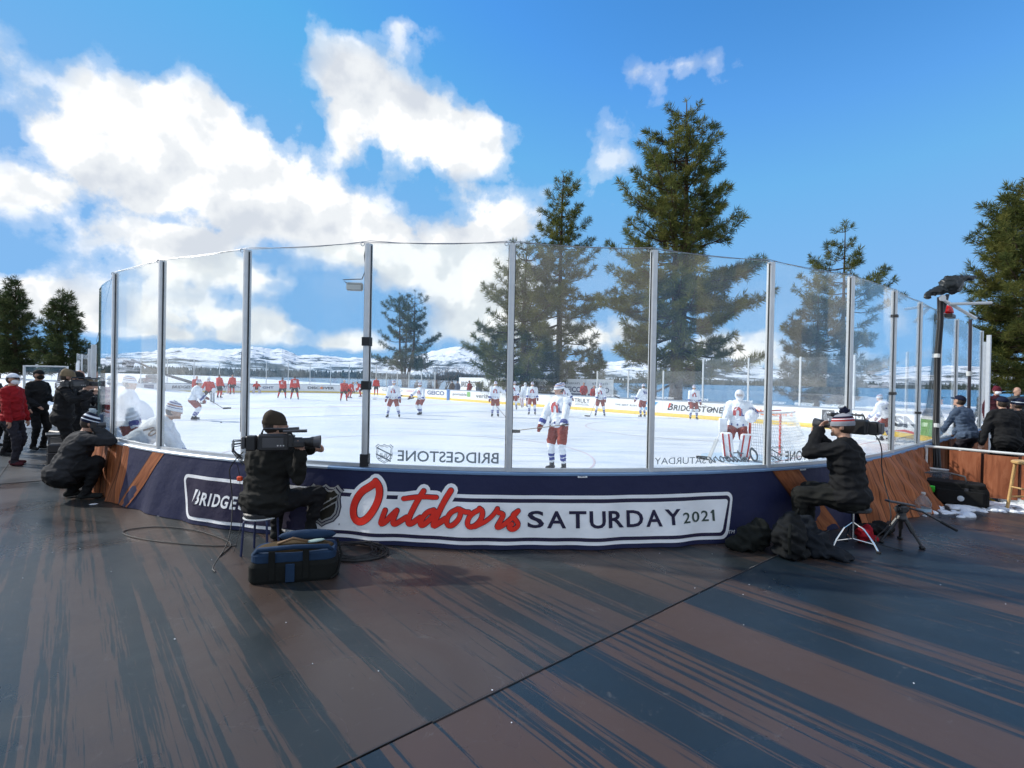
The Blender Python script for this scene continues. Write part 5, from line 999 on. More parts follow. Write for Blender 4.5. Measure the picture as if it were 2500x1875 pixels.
# seated operator, left
opl = person('seated camera operator in black with his back to us in front of the banner', -2.37, 4.98, 20, H=1.80, vox=.011, fingers=True, pelvis=(0, 0, .50), lean=(.10, .04), twist=.20, head=(.75, -.05, .0), feet=((-.20, .36, 0), (.24, .34, 0)), knee=((-.3, 1, .4), (.5, .9, .4)), hands=((.46, .20, 1.00), (.44, -.02, .98)), elbow=((-.5, .2, -.8), (.9, -.3, -.7)), top=OLIVE, low=BLKT, hat=('beanie', [(cloth('hat_umber', (.045, .034, .022)), 1.0)]), bulk=1.32)
shoulder_cam('shoulder camera pointed right by the operator in front of the banner', (-2.16, 4.74, 1.09), 76, big=1.1)
# seated operator, right
hatr = ('beanie', [(cloth('knit_grey', (.26, .27, .30)), .36), (STRP, .14), (J_WHITE, .06), (STRP, .04), (CAPB, .14), (cloth('knit_grey2', (.28, .29, .33)), .26)], CAPB)
opr = person('seated camera operator in black with a striped pompom beanie', 3.60, 5.46, -50, H=1.82, vox=.011, fingers=True, pelvis=(0, 0, .545), lean=(.10, .03), head=(-.10, -.02, 0), feet=((-.16, .46, 0), (.20, .40, 0)), knee=((-.2, 1, .4), (.25, 1, .4)), hands=((-.06, .28, 1.20), (.30, .34, 1.10)), elbow=((-.55, .35, -.8), (.8, -.2, -.7)), top=BLKJ, low=OLIVE, hat=hatr, bulk=1.42)
shoulder_cam('shoulder camera held by the operator in the striped beanie', (3.74, 5.66, 1.27), -34, big=1.15, cables=False)
glm = mat('spectacle_frame', (.02, .02, .02), rough=.3)
# crouching photographer
sq = person('crouching photographer in a charcoal jacket with pompom beanie beside the boards', -5.90, 6.90, 48, H=1.80, vox=.012, fingers=True, pelvis=(0, -.08, .34), lean=(.42, 0), head=(.15, .25, 0), feet=((-.13, .02, 0), (.15, .16, 0)), knee=((-.3, 1, .5), (.3, 1, .5)), hands=((-.09, .28, .92), (.09, .28, .92)), elbow=((-.7, .3, -.6), (.8, .3, -.6)), top=cloth('jacket_charcoal', (.030, .031, .034)), low=BLKT, hat=('beanie', [(CAPB, .25), (J_WHITE, .08), (CAPB, .25), (J_WHITE, .18), (CAPB, .24)], cloth('pom_pale', (.38, .45, .5))), bulk=1.45)
T = thing('photo_camera', 'small black still camera held up by the crouching photographer', 'camera', (-5.70, 7.03, .98), R_(-52)); b = MB(); b.box((0, 0, 0), (.14, .07, .10), None, .015); b.box((0, 0, .06), (.06, .05, .03), None, .01); b.build('camera_body', cam_blk, T); b = MB(); b.lathe((0, .035, 0), [(.035, 0), (.038, .03), (.038, .08), (.042, .10), (.040, .10), (.03, .095)], 16, rx(-math.pi / 2)); b.build('lens', cam_gry, T)
person('man in a red jacket and white cap standing at the left', -9.0, 9.3, 80, H=1.66, vox=.012, fingers=True, pelvis=(0, 0, .95), lean=(-.03, 0), head=(.1, 0, 0), feet=((-.13, -.05, 0), (.12, .12, 0)), hands=((-.28, .08, .84), (.26, .12, .84)), top=cloth('jacket_bright_red', (.30, .012, .016)), low=DKT, shoe=SHOE, hat=('cap', CAPW, CAPB), mask=MASKW, bulk=1.22)
person('standing camera operator in black with a tan hat behind the crouching one', -7.75, 8.9, 55, H=1.74, vox=.013, fingers=True, pelvis=(0, 0, .95), lean=(.08, 0), feet=((-.22, -.05, 0), (.2, .12, 0)), hands=((-.05, .42, 1.40), (.30, .40, 1.36)), elbow=((-.7, .1, -.8), (.8, .1, -.7)), hat=('beanie', [(TAN, 1.0)]), bulk=1.25)
shoulder_cam('shoulder camera of the standing operator in the tan hat', (-7.50, 8.92, 1.50), 28, big=.95, monitor=False)
person('man in a black jacket and black cap standing behind the red jacket', -10.3, 11.2, 95, H=1.74, vox=.016, hands=((-.12, .26, 1.12), (.2, .22, 1.0)), hat=('cap', BLKJ), mask=BLKJ, bulk=1.2)
person('man in a blue jacket looking towards the ice by the bench', -10.0, 11.9, 75, H=1.76, vox=.018, top=NAVJ, low=DKT, hair=HAIR, bulk=1.15, hands=((-.1, .3, 1.1), (.2, .3, 1.05)))
person('man in a navy cap behind the tan hatted operator', -10.9, 12.8, 60, H=1.74, vox=.018, top=NAVJ, low=DKT, hat=('cap', CAPB), bulk=1.1)
person('man in a dark coat and black hat between the boards and the tan hatted operator', -9.35, 11.1, 60, H=1.70, vox=.018, top=BLKJ, low=BLKT, hat=('beanie', [(BLKJ, 1.)]), bulk=1.2, hands=((-.1, .3, 1.1), (.2, .3, 1.05)))
person('operator in a khaki cap bending beside the boards', -8.35, 10.0, 70, H=1.66, vox=.016, pelvis=(0, -.1, .9), lean=(.3, 0), hat=('cap', TAN), bulk=1.15, hands=((-.05, .45, 1.1), (.2, .42, 1.05)))
# people at the right rail
person('man in a slate jacket and navy cap leaning at the white rail', 8.55, 9.75, -15, H=1.62, vox=.014, lean=(.25, 0), pelvis=(0, -.1, .93), head=(0, -.25, 0), top=GRYJ, low=DKT, hat=('cap', CAPB), bulk=1.25, hands=((-.25, .3, .9), (.25, .35, .9)))
person('man in a black jacket and navy cap with his hand on the white rail', 8.45, 8.85, 10, H=1.62, vox=.013, fingers=True, lean=(.2, 0), pelvis=(0, -.1, .93), head=(0, -.2, 0), top=BLKJ, low=BLKT, hat=('cap', CAPB), hair=HAIR, bulk=1.38, hands=((-.42, -.05, .80), (.35, .3, .95)), elbow=((-.9, -.3, 0), (.8, -.3, -.3)))
person('woman in black with long hair and a banded navy beanie at the rail', 9.0, 9.05, -20, H=1.56, vox=.015, lean=(.15, 0), head=(0, -.2, 0), hat=('beanie', [(CAPB, .3), (J_WHITE, .12), (CAPB, .58)]), hair=HAIR, bulk=1.1)
person('person in a maroon hat and white face mask under the big pine', 13.35, 14.2, 190, H=1.80, vox=.02, top=cloth('coat_maroon', (.05, .012, .018)), hat=('beanie', [(cloth('hat_maroon', (.10, .012, .022)), 1.)]), mask=MASKW, bulk=1.1)
person('person in a grey coat at the right edge by the big pine', 14.1, 14.4, 190, H=1.80, vox=.02, top=cloth('coat_grey', (.06, .065, .07)), bulk=1.1)
# people behind the far boards
far_ppl = [(-10.36, 56.19, BRNJ, 'brown coat', 'leftmost'), (-8.66, 54.2, NAVJ, 'navy coat', 'second'), (-7.88, 53.29, BRNJ, 'brown coat', 'third'), (-5.92, 51.0, BRNJ, 'brown coat', 'fourth'), (-5.32, 50.3, GRYJ, 'slate coat', 'fifth'), (-4.03, 48.8, REDJ, 'red coat', 'sixth'), (-3.03, 47.63, GRYJ, 'slate coat', 'seventh')]
for i, (x_, y_, c_, cn, od) in enumerate(far_ppl): person('spectator in a %s, %s from the airy twin pine along the far boards' % (cn, od), x_, y_, 180 + 20 * (i % 3), z=-.15, H=1.72 + .03 * (i % 3), vox=.035, top=c_, low=DKT, hat=('cap', (BLKJ, CAPB, REDJ)[i % 3]), group='spectators behind the far boards', bulk=1.15)
for i, (x_, y_, lb) in enumerate(((1.1, 42.9, 'staff member in red behind the small white goaltender'), (5.3, 38.0, 'red coated staff member standing left of the other behind the far board'), (5.95, 37.3, 'shorter red coated staff member behind the far board'))): person(lb, x_, y_, 185, z=-.1 if i < 2 else -.3, H=1.78, vox=.03, top=cloth('coat_bright_red', (.36, .02, .02)), low=DKT, bulk=1.2, hands=((-.2, .28, 1.0), (.2, .28, 1.0)), group='staff in red behind the far boards')

# ================================================================== PROPS
def goal(label, cu, cv, sgn):
    """goal frame at rink position; sgn +1 opens towards +u"""
    T = wthing('hockey_goal', label, 'goal', uv(cu, cv, ICE)); red_p = mat('goal_red', (.62, .05, .03), rough=.35); net = mat('net_white', (.72, .74, .74), rough=.8); hw = .915; ht = 1.22
    f = lambda a, b_, z: uv(cu - sgn * a, cv + b_, ICE + z)
    for s_ in (-1, 1): b = MB(); b.tube([f(0, s_ * hw, .0), f(0, s_ * hw, ht)], .030, 10); b.build('goal_post', red_p, T)
    b = MB(); b.tube([f(0, -hw - .03, ht), f(0, hw + .03, ht)], .030, 10); b.build('crossbar', red_p, T)
    base = [f(0, -hw, .03), f(.55, -hw - .12, .03), f(.95, -hw + .25, .03), f(1.02, 0, .03), f(.95, hw - .25, .03), f(.55, hw + .12, .03), f(0, hw, .03)]; b = MB(); b.tube(base, .024, 8); b.build('base_frame', mat('goal_white', (.7, .7, .7), rough=.4), T)
    topf = [f(0, -hw, ht), f(.30, -hw + .05, ht), f(.48, -hw + .3, ht), f(.50, 0, ht), f(.48, hw - .3, ht), f(.30, hw - .05, ht), f(0, hw, ht)]; b = MB(); b.tube(topf, .018, 8); b.build('top_frame', mat('goal_white', (.7, .7, .7), rough=.4), T)
    b = MB()
    def lerp_path(P, q): L = len(P) - 1; i = min(L - 1, int(q * L)); return P[i].lerp(P[i + 1], q * L - i)
    n = 46
    for i in range(n + 1): q = i / n; b.tube([lerp_path(topf, q), lerp_path(base, q)], .0055, 3, caps=False)
    for j in range(1, 16): h = j / 16; b.tube([lerp_path(topf, q).lerp(lerp_path(base, q), h) for q in np.linspace(0, 1, 25)], .0055, 3, caps=False)
    for i in range(1, 22): s_ = i / 22; b.tube([f(0, -hw + 2 * hw * s_, ht), f(.49 * math.sin(math.pi * min(1, max(0, .08 + s_ * .84))) ** .35, -hw + 2 * hw * s_, ht)], .0055, 3, caps=False)
    b.build('net', net, T)
    b = MB()
    q = [f(0, -hw - .0, .0)]
    return T
goal('red framed hockey goal at the near end behind the right glass', 3.35 + .5, 13.6, 1); goal('small distant hockey goal at the far end', RL - 3.35, RW / 2, -1)
# stools
def stool(name, label, loc, seat_h, r, mseat, mleg, kind):
    T = thing(name, label, 'stool', loc); b = MB(); b.lathe((0, 0, seat_h - .045), [(r * .93, 0), (r, .012), (r, .034), (r * .9, .045), (.01, .047)], 22); b.build('seat', mseat, T)
    if kind == 'four':
        b = MB(); b.lathe((0, 0, seat_h - .06), [(r * 1.0, 0), (r * 1.02, .008), (r * 1.0, .014)], 22); b.build('seat_rim', mat('rim_white', (.7, .72, .72), rough=.4), T)
        for k in range(4): a = math.pi / 4 + k * math.pi / 2; b = MB(); b.tube([(r * .8 * math.cos(a), r * .8 * math.sin(a), seat_h - .05), (r * 1.0 * math.cos(a), r * 1.0 * math.sin(a), seat_h - .09), (r * 1.12 * math.cos(a), r * 1.12 * math.sin(a), 0.0)], .011, 8); b.build('leg', mleg, T)
    elif kind == 'throne':
        b = MB(); b.tube([(0, 0, .10), (0, 0, seat_h - .04)], .014, 10); b.build('stem', mleg, T)
        for k in range(3):
            a = R_(-50) + k * 2.094; b = MB(); d = Vector((math.cos(a), math.sin(a), 0)); b.tube([d * .012 + Vector((0, 0, .27)), d * .10 + Vector((0, 0, .22)), d * .19 + Vector((0, 0, .10)), d * .235 + Vector((0, 0, .015))], .009, 8); b.build('leg', mleg, T); b = MB(); b.tube([Vector((0, 0, .10)), d * .20 + Vector((0, 0, .085))], .006, 6); b.build('strut', mleg, T); b = MB(); b.box(d * .238 + Vector((0, 0, .014)), (.04, .035, .028), rz(a), .006); b.build('rubber_foot', black_r, T)
    else:
        for k in range(4): a = math.pi / 4 + k * math.pi / 2; b = MB(); b.tube([(r * .72 * math.cos(a), r * .72 * math.sin(a), seat_h - .04), (r * 1.15 * math.cos(a), r * 1.15 * math.sin(a), 0)], .02, 8); b.build('leg', mleg, T)
        for (z, o) in ((.2, 0), (.34, 1)):
            for k in range(2): a = math.pi / 4 + (k * 2 + o) * math.pi / 2; c = a + math.pi / 2; rr = r * (1.15 - .43 * z / seat_h); b = MB(); b.tube([(rr * math.cos(a), rr * math.sin(a), z), (rr * math.cos(c), rr * math.sin(c), z)], .012, 8); b.build('rung', mleg, T)
    return T
chrome = mat('chrome', (.72, .73, .75), rough=.16, metal=1.); pinew = mat('stool_pine', (.62, .38, .15), rough=.5, var=.2, vscale=8)
stool('stool', 'round stool with thin navy legs under the operator by the banner', (-2.39, 4.95, 0), .40, .155, mat('seat_black', (.02, .02, .022), rough=.5), mat('leg_navy', (.02, .03, .09), rough=.4), 'four')
stool('stool', 'chrome tripod stool under the operator in the striped beanie', (3.63, 5.44, 0), .445, .165, mat('seat_black', (.02, .02, .022), rough=.5), chrome, 'throne')
stool('stool', 'pale wooden bar stool at the right edge of the deck', (7.18, 7.15, 0), .72, .17, pinew, pinew, 'wood')
# duffel bag
T = thing('duffel_bag', 'open blue and black equipment bag on the deck below the operator', 'bag', (-1.82, 4.40, 0), R_(15)); bblue = mat('bag_blue', (.016, .038, .080), **CLOTH); bblk = mat('bag_black', (.010, .011, .010), **CLOTH); bbrn = mat('bag_lining', (.06, .04, .018), **CLOTH)
def rbox(b, x0, x1, y0, y1, z0, z1, r, n=6, bulge=.0):
    """box with rounded vertical ends seen from above and a soft top edge"""
    ring = []
    for (cx_, cy_, a0) in ((x1 - r, y1 - r, 0), (x0 + r, y1 - r, 90), (x0 + r, y0 + r, 180), (x1 - r, y0 + r, 270)):
        for k in range(n + 1): a = R_(a0 + 90 * k / n); ring.append((cx_ + r * math.cos(a), cy_ + r * math.sin(a)))
    m_ = len(ring); cx_, cy_ = (x0 + x1) / 2, (y0 + y1) / 2; vs = []
    for (z, s_) in ((z0, .97), (z0 + (z1 - z0) * .15, 1.0 + bulge), (z0 + (z1 - z0) * .8, 1.0 + bulge), (z1, .96)): vs += [(cx_ + (x - cx_) * s_, cy_ + (y - cy_) * s_, z) for x, y in ring]
    b.add(vs, [(i * m_ + k, i * m_ + (k + 1) % m_, (i + 1) * m_ + (k + 1) % m_, (i + 1) * m_ + k) for i in range(3) for k in range(m_)] + [tuple(range(m_))[::-1], tuple(3 * m_ + k for k in range(m_))])
b = MB(); rbox(b, -.34, .34, -.17, .17, 0, .17, .07, bulge=.02); b.build('base', bblk, T, smooth=False); b = MB(); rbox(b, -.33, .33, -.165, .165, .165, .245, .08); b.build('side_band', bblue, T)
b = MB(); b.ell((0, .0, .245), (.31, .145, .045), None, 20, 6, z0=-.2); b.build('lining', bbrn, T, smooth=True)
b = MB(); b.tube([(-.30, -.12, .235), (-.27, -.14, .275), (0, -.155, .29), (.27, -.14, .275), (.30, -.12, .235)], .020, 8); b.build('front_roll', bblue, T, smooth=True)
b = MB(); b.ell((.08, .115, .305), (.24, .05, .05), rx(.3), 18, 8); b.build('lid', bblue, T, smooth=True)
for x_ in (-.16, .10): b = MB(); b.box((x_, -.176, .15), (.05, .012, .24), None, .004); b.build('strap', bblk, T)
b = MB(); b.box((-.02, -.181, .085), (.07, .014, .15), None, .004); b.build('strap', bblue, T)
b = MB(); b.tube([(-.14, -.05, .29), (-.02, -.03, .325), (.10, -.05, .30)], .012, 8); b.build('handle', mat('strap_tan', (.16, .09, .04), rough=.7), T, smooth=True)
b = MB(); b.ell((.16, -.02, .292), (.08, .035, .012), rz(.4), 10, 6); b.build('folded_paper', mat('paper_mint', (.30, .40, .36), rough=.8), T)
b = MB(); b.tube([(.33, .1, .26), (.37, 0, .16), (.35, -.16, .05), (.30, -.19, .02)], .010, 6); b.build('side_strap', bblk, T)
# coils and cables
def coil(label, cx_, cy_, r, n, mt, rad=.006, th=.05, z=0.):
    T = thing('cable_coil', label, 'cable', (cx_, cy_, z)); b = MB(); P = []
    for k in range(n * 20): a = k * 6.283 / 20; rr = r + .05 * math.sin(k * .137) + .03 * math.sin(a * 1.3 + k * .05); P.append((rr * math.cos(a) * 1.15, rr * math.sin(a) * .85, rad + th * .5 * (1 + math.sin(k * .31)) * random.uniform(.6, 1)))
    b.tube(P, rad, 5); b.build('cable', mt, T); return T
coil('coil of thin black cable lying behind the blue bag', -1.50, 4.98, .22, 16, cab); coil('yellow cable heaped by the wooden stool', 7.1, 7.85, .14, 5, mat('cable_yellow', (.7, .42, .02), rough=.5), .008, .08)
def wire(label, pts, mt=cab, r=.006, name='cable'):
    T = wthing(name, label, 'cable', Vector(pts[0])); b = MB(); P = [Vector(p_) for p_ in pts]
    for _ in range(3): Q = [P[0]] + [q for a, c in zip(P, P[1:]) for q in (a.lerp(c, .25), a.lerp(c, .75))] + [P[-1]]; P = Q
    b.tube(P, r, 5); b.build('cable', mt, T); return T
wire('black cable looping over the deck left of the operator', [(-2.70, 4.80, .008), (-2.75, 5.15, .008), (-3.0, 5.35, .008), (-3.45, 5.62, .008), (-3.95, 5.72, .008), (-4.2, 5.48, .008), (-3.7, 5.22, .008), (-3.0, 5.08, .008), (-2.7, 5.10, .008)])
wire('black cable dropping from the left camera to the deck', [(-2.45, 4.72, 1.0), (-2.60, 4.75, .85), (-2.66, 4.9, .7), (-2.66, 4.95, .45), (-2.58, 4.75, .15), (-2.60, 4.5, .008), (-2.52, 4.42, .008)], r=.005)
wire('black cable from the right camera along the board cover', [(3.95, 5.62, 1.22), (4.15, 5.75, 1.05), (4.28, 5.95, .75), (4.30, 5.8, .35), (4.15, 5.6, .20), (3.85, 5.5, .05), (4.1, 5.35, .008)], r=.006)
T = wthing('cable_tag', 'small orange box hanging on the cable before the banner', 'connector', (-2.72, 5.18, .66)); b = MB(); b.box((-2.72, 5.18, .66), (.055, .03, .05), None, .01); b.build('tag_body', orange_p, T)
b = MB(); b.tube([(-2.72, 5.18, .685), (-2.70, 5.1, .80), (-2.6, 4.85, .9)], .003, 5); b.tube([(-2.72, 5.18, .635), (-2.70, 5.18, .45), (-2.66, 5.1, .2), (-2.62, 4.9, .01)], .003, 5); b.build('cord', cab, T)
# black backpack and coat by the right operator
def lump(name, label, cat, loc, prims, mt, parts=(), vox=.018):
    T = thing(name, label, cat, loc); B = Body(2.2)
    for q in prims: (B.ell(q[0], q[1], 0, q[2] if len(q) > 2 else None) if len(q[1:2][0]) == 3 else None)
    B.finish('shell', [mt], T, vox); return T
bp_ = lump('backpack', 'black backpack slumped on the deck beside the chrome stool', 'backpack', (2.78, 5.10, 0), [((0, 0, .20), (.16, .13, .21)), ((-.02, -.09, .15), (.13, .08, .14)), ((.02, .02, .05), (.18, .15, .06)), ((.03, .02, .36), (.09, .08, .08))], mat('pack_black', (.012, .013, .014), **CLOTH))
b = MB(); b.tube([(-.06, -.12, .36), (-.10, -.18, .25), (-.08, -.16, .08)], .014, 6, flat=.4); b.build('strap', bblk, bp_); b = MB(); b.tube([(.04, -.02, .43), (.06, -.04, .49), (.09, 0, .43)], .009, 6); b.build('handle', bblk, bp_)
lump('coat', 'black coat heaped beside the black backpack', 'coat', (3.06, 5.20, 0), [((0, 0, .12), (.20, .16, .13)), ((.10, -.08, .05), (.22, .14, .05)), ((-.05, .05, .25), (.12, .10, .14)), ((.2, -.14, .02), (.14, .10, .025))], mat('coat_black', (.014, .017, .022), **CLOTH))
lump('coat', 'crumpled black jacket against the banner left of the backpack', 'coat', (2.52, 5.32, 0), [((0, 0, .12), (.18, .12, .14)), ((-.1, .0, .06), (.18, .12, .07)), ((.1, .04, .2), (.1, .09, .12))], mat('coat_black2', (.012, .014, .012), **CLOTH))
lump('bag', 'small red bag on the deck under the chrome stool', 'bag', (3.88, 5.62, 0), [((0, 0, .10), (.09, .07, .10)), ((.03, -.02, .05), (.10, .07, .05))], mat('bag_red', (.32, .01, .02), **CLOTH), vox=.014)
lump('bag', 'flat black cable bag on the deck before the wood print cloth', 'bag', (4.25, 6.0, 0), [((0, 0, .05), (.26, .12, .06)), ((.1, .02, .08), (.12, .08, .05))], mat('bag_flat_black', (.012, .012, .012), **CLOTH))
# low tripod
T = thing('tripod', 'short black tripod with a long pan handle on the deck', 'tripod', (4.28, 5.62, 0), R_(10)); tb_ = mat('tripod_black', (.02, .02, .022), rough=.4)
for k in range(3):
    a = R_(-75) + k * 2.094; d = Vector((math.cos(a), math.sin(a), 0)); b = MB(); b.tube([d * .045 + Vector((0, 0, .27)), d * .12 + Vector((0, 0, .15))], [.022, .026], 8); b.tube([d * .12 + Vector((0, 0, .15)), d * .20 + Vector((0, 0, .03))], [.015, .013], 8); b.build('leg', tb_, T); b = MB(); b.ell(d * .205 + Vector((0, 0, .018)), (.030, .030, .018)); b.build('foot', black_r, T, smooth=True)
b = MB(); b.lathe((0, 0, .25), [(.05, 0), (.06, .03), (.045, .06), (.04, .10)], 16); b.build('bowl', tb_, T); b = MB(); b.box((0, 0, .38), (.10, .09, .09), None, .02); b.tube([(-.06, 0, .38), (.06, 0, .38)], .036, 14); b.build('head', tb_, T); b = MB(); b.lathe((-.062, 0, .38), [(.028, 0), (.028, .006), (.012, .008)], 14, ry(-math.pi / 2)); b.build('dial', cam_gry, T)
b = MB(); b.box((-.02, .0, .445), (.34, .07, .022), ry(.18), .006); b.build('camera_plate', cam_gry, T); b = MB(); b.tube([(.05, -.02, .40), (.20, -.06, .36), (.52, -.16, .18)], [.010, .010, .010], 8); b.build('pan_handle', tb_, T); b = MB(); b.tube([(.38, -.117, .26), (.53, -.163, .175)], .016, 8); b.build('grip', black_r, T)
# rail with wood print drops
T = wthing('pipe_rail', 'white pipe rail running out from the end boards at the right', 'rail', uv(-1.4, 10.3)); wp = mat('pipe_white', (.74, .74, .72), rough=.4)
b = MB(); b.tube([uv(-.12, 10.3, .755), uv(-3.4, 10.3, .755)], .021, 10); b.build('top_rail', wp, T); b = MB(); b.tube([uv(-.12, 10.3, .40), uv(-.55, 10.3, .40)], .018, 10); b.build('mid_rail', wp, T)
for a in (.14, .56, 1.7, 3.0): b = MB(); b.tube([uv(-a, 10.3, 0), uv(-a, 10.3, .75)], .018, 10); b.build('upright', wp, T)
T = wthing('rail_cover', 'reddish wood print cloth hanging from the white pipe rail', 'cloth', uv(-1.8, 10.25)); rw, t_, b_, nd, rmp = nodes_of('rail_wood', .65, .25); uvn = nd('ShaderNodeUVMap'); mp = nd('ShaderNodeMapping', {'Vector': uvn.outputs[0], 'Scale': (14, 2.2, 1)}); gr = nd('ShaderNodeTexNoise', {'Vector': mp.outputs[0], 'Scale': 1, 'Detail': 7, 'Roughness': .65, 'Distortion': 1.}); t_.links.new(rmp(gr.outputs['Fac'], [(.25, (.12, .035, .015)), (.5, (.30, .095, .042)), (.78, (.44, .17, .085))]), b_.inputs['Base Color'])
for k in range(7):
    a0, a1 = .44 + k * .41, .44 + (k + 1) * .41 - .035; vs = []; us = []
    for i in range(9):
        q = a0 + (a1 - a0) * i / 8
        for j in range(7): z = .735 - .64 * j / 6 - .02 * (k % 2); vs.append(uv(-q, 10.27 - .03 - .05 * (j / 6) * math.sin(i / 8 * math.pi) - .02 * math.sin(q * 9) * j / 6, z)); us.append((q + k * .7, z))
    b = MB(); b.add(vs, [(i * 7 + j, (i + 1) * 7 + j, (i + 1) * 7 + j + 1, i * 7 + j + 1) for i in range(8) for j in range(6)]); b.build('board_print', rw, T, smooth=True, uvs=us)
for k in range(7): q = .44 + (k + 1) * .41 - .018; b = MB(); b.box(uv(-q, 10.265, .42), (.05, .012, .62), rz(-PHI + math.pi / 2)); b.build('dark_seam', mat('seam_dark', (.05, .014, .008), rough=.8), T)
# gear pile on the right
gm = mat('bag_gear', (.012, .012, .012), **CLOTH); gb = thing('equipment_bag', 'large black equipment bag with a green flap by the rail', 'bag', (6.55, 7.72, 0), -.72)
b = MB(); rbox(b, -.46, .46, -.20, .20, 0, .27, .09, bulge=.02); b.build('shell', gm, gb); b = MB(); rbox(b, -.43, .43, -.18, .18, .265, .33, .10); b.build('lid', gm, gb); b = MB(); rbox(b, -.12, .42, -.27, -.20, .04, .23, .03); b.build('pocket', gm, gb)
for x_ in (-.28, .22): b = MB(); b.box((x_, -.208, .14), (.045, .014, .26), None, .004); b.build('strap', cam_gry, gb)
b = MB(); b.tube([(-.28, -.1, .33), (-.26, -.06, .42), (0, -.02, .45), (.2, -.06, .42), (.22, -.1, .33)], .013, 8); b.build('handle', cam_gry, gb, smooth=True)
b = MB(); b.box((-.24, -.215, .21), (.22, .03, .10), rx(.25), .01); b.build('green_flap', lime, gb); b = MB(); b.lathe((.16, -.275, .13), [(.035, 0), (.04, .015), (.0, .02)], 12, rx(math.pi / 2)); b.build('badge', alu, gb)
lump('coat', 'black coat thrown over the end of the equipment bag', 'coat', (6.15, 7.95, .0), [((0, 0, .16), (.24, .20, .18)), ((.1, -.15, .10), (.22, .14, .11)), ((-.12, .1, .26), (.14, .12, .12)), ((.16, .04, .30), (.12, .10, .08))], mat('coat_thrown', (.010, .011, .012), **CLOTH))
clear = glassmat('clear_plastic', (.82, .86, .88), .16)
T = thing('storage_bin', 'clear plastic bin resting behind the black equipment bag', 'bin', (6.85, 8.25, 0), -.7); b = MB(); b.box((0, 0, .22), (.36, .26, .26), None, .03); b.build('tub', clear, T); b = MB(); b.box((0, 0, .365), (.39, .29, .03), None, .012); b.build('lid', clear, T); b = MB(); b.box((0, 0, .045), (.34, .24, .09)); b.build('contents', mat('contents_grey', (.2, .2, .21), rough=.7), T)
T = thing('water_jug', 'clear plastic water jug on the deck by the wood print cloth', 'jug', (5.50, 6.85, 0)); b = MB(); b.lathe((0, 0, 0), [(.085, 0), (.09, .02), (.09, .12), (.082, .13), (.09, .145), (.09, .20), (.05, .26), (.022, .285), (.022, .30)], 18); b.build('bottle', clear, T, smooth=True); b = MB(); b.lathe((0, 0, .295), [(.026, 0), (.026, .025)], 12); b.build('cap', brass, T); b = MB(); b.lathe((0, 0, .075), [(.0915, 0), (.0915, .04)], 18, caps=False); b.build('label', mat('label_blue', (.35, .5, .62), rough=.5), T)
T = thing('cooler_box', 'white box standing on the deck behind the wooden stool', 'box', (7.55, 7.72, 0), -.7); b = MB(); b.box((0, 0, .14), (.32, .24, .28), None, .02); b.build('tub', mat('box_white', (.72, .73, .72), rough=.5), T); b = MB(); b.box((0, 0, .295), (.34, .26, .035), None, .012); b.build('lid', mat('box_white', (.72, .73, .72), rough=.5), T)
b = MB()
for _ in range(170):
    q = random.random(); a = random.uniform(.1, 1.0); x_, y_ = 5.7 + 2.0 * q + random.uniform(-.25, .25), 7.0 + .75 * q + random.uniform(-.22, .28) - .2 * (q > .6); r = random.uniform(.012, .06) * (1.6 if random.random() < .15 else 1); b.ell((x_, y_, .004), (r * 1.7, r, r * .5), rz(random.uniform(0, 3)), 7, 4, z0=-.1)
o = b.build('snow', snow); tag(o, 'scraps of snow lying around the gear by the rail', 'snow', kind='stuff')
b = MB()
for _ in range(70): x_, y_ = random.uniform(-6, 6), random.uniform(1.5, 6.0); b.ell((x_, y_, .006), (random.uniform(.002, .006), random.uniform(.002, .005), .003), None, 5, 3)
for k in range(16): q = uv(8.0 - k * .46, -2.15 + .01 * math.sin(k * 5), .006); b.ell(q, (.006, .005, .003), None, 5, 3)
for (x_, y_) in ((-4.15, 6.15), (-5.35, 6.62), (-7.0, 8.2)): b.ell((x_, y_, .006), (.05, .02, .008), rz(.6), 8, 4)
o = b.build('ice_crumbs', snow); tag(o, 'tiny white crumbs of ice scattered on the deck', 'ice crumbs', kind='stuff')
# fittings on the glass at the right
T = wthing('robotic_camera', 'camera under a black rain cover clamped on top of the end glass', 'camera', (7.86, 9.3, 3.1)); B = Body(2.0); B.ell((7.88, 9.3, 3.58), (.20, .14, .17), 0); B.cap((7.72, 9.3, 3.50), (7.46, 9.28, 3.40), .09, .05, 0); B.cap((8.0, 9.3, 3.66), (8.28, 9.28, 3.72), .09, .03, 0); B.ell((7.44, 9.28, 3.38), (.07, .05, .07), 0); B.finish('rain_cover', [mat('rain_cover_black', (.012, .016, .016), rough=.4, bump=.6, bscale=8)], T, .02)
b = MB(); b.tube([(7.86, 9.35, 3.42), (7.84, 9.42, 3.1)], .03, 8); b.build('clamp', cam_gry, T)
b = MB(); b.tube([(7.69, 9.3, 3.33), (8.34, 9.3, 2.98)], .028, 10); b.build('pipe', wp, T); b = MB(); b.tube([(7.80, 9.25, 3.22), (8.56, 9.25, 3.26)], .026, 10); b.build('pipe', wp, T); b = MB(); b.lathe((7.69, 9.27, 3.33), [(.03, 0), (.055, 0), (.055, .03), (.03, .03)], 14, rx(math.pi / 2)); b.build('pipe_collar', wp, T)
T = wthing('cable_bundle', 'thick bundle of taped black cables hanging down from the covered camera', 'cable', (7.1, 8.8, .1)); b = MB()
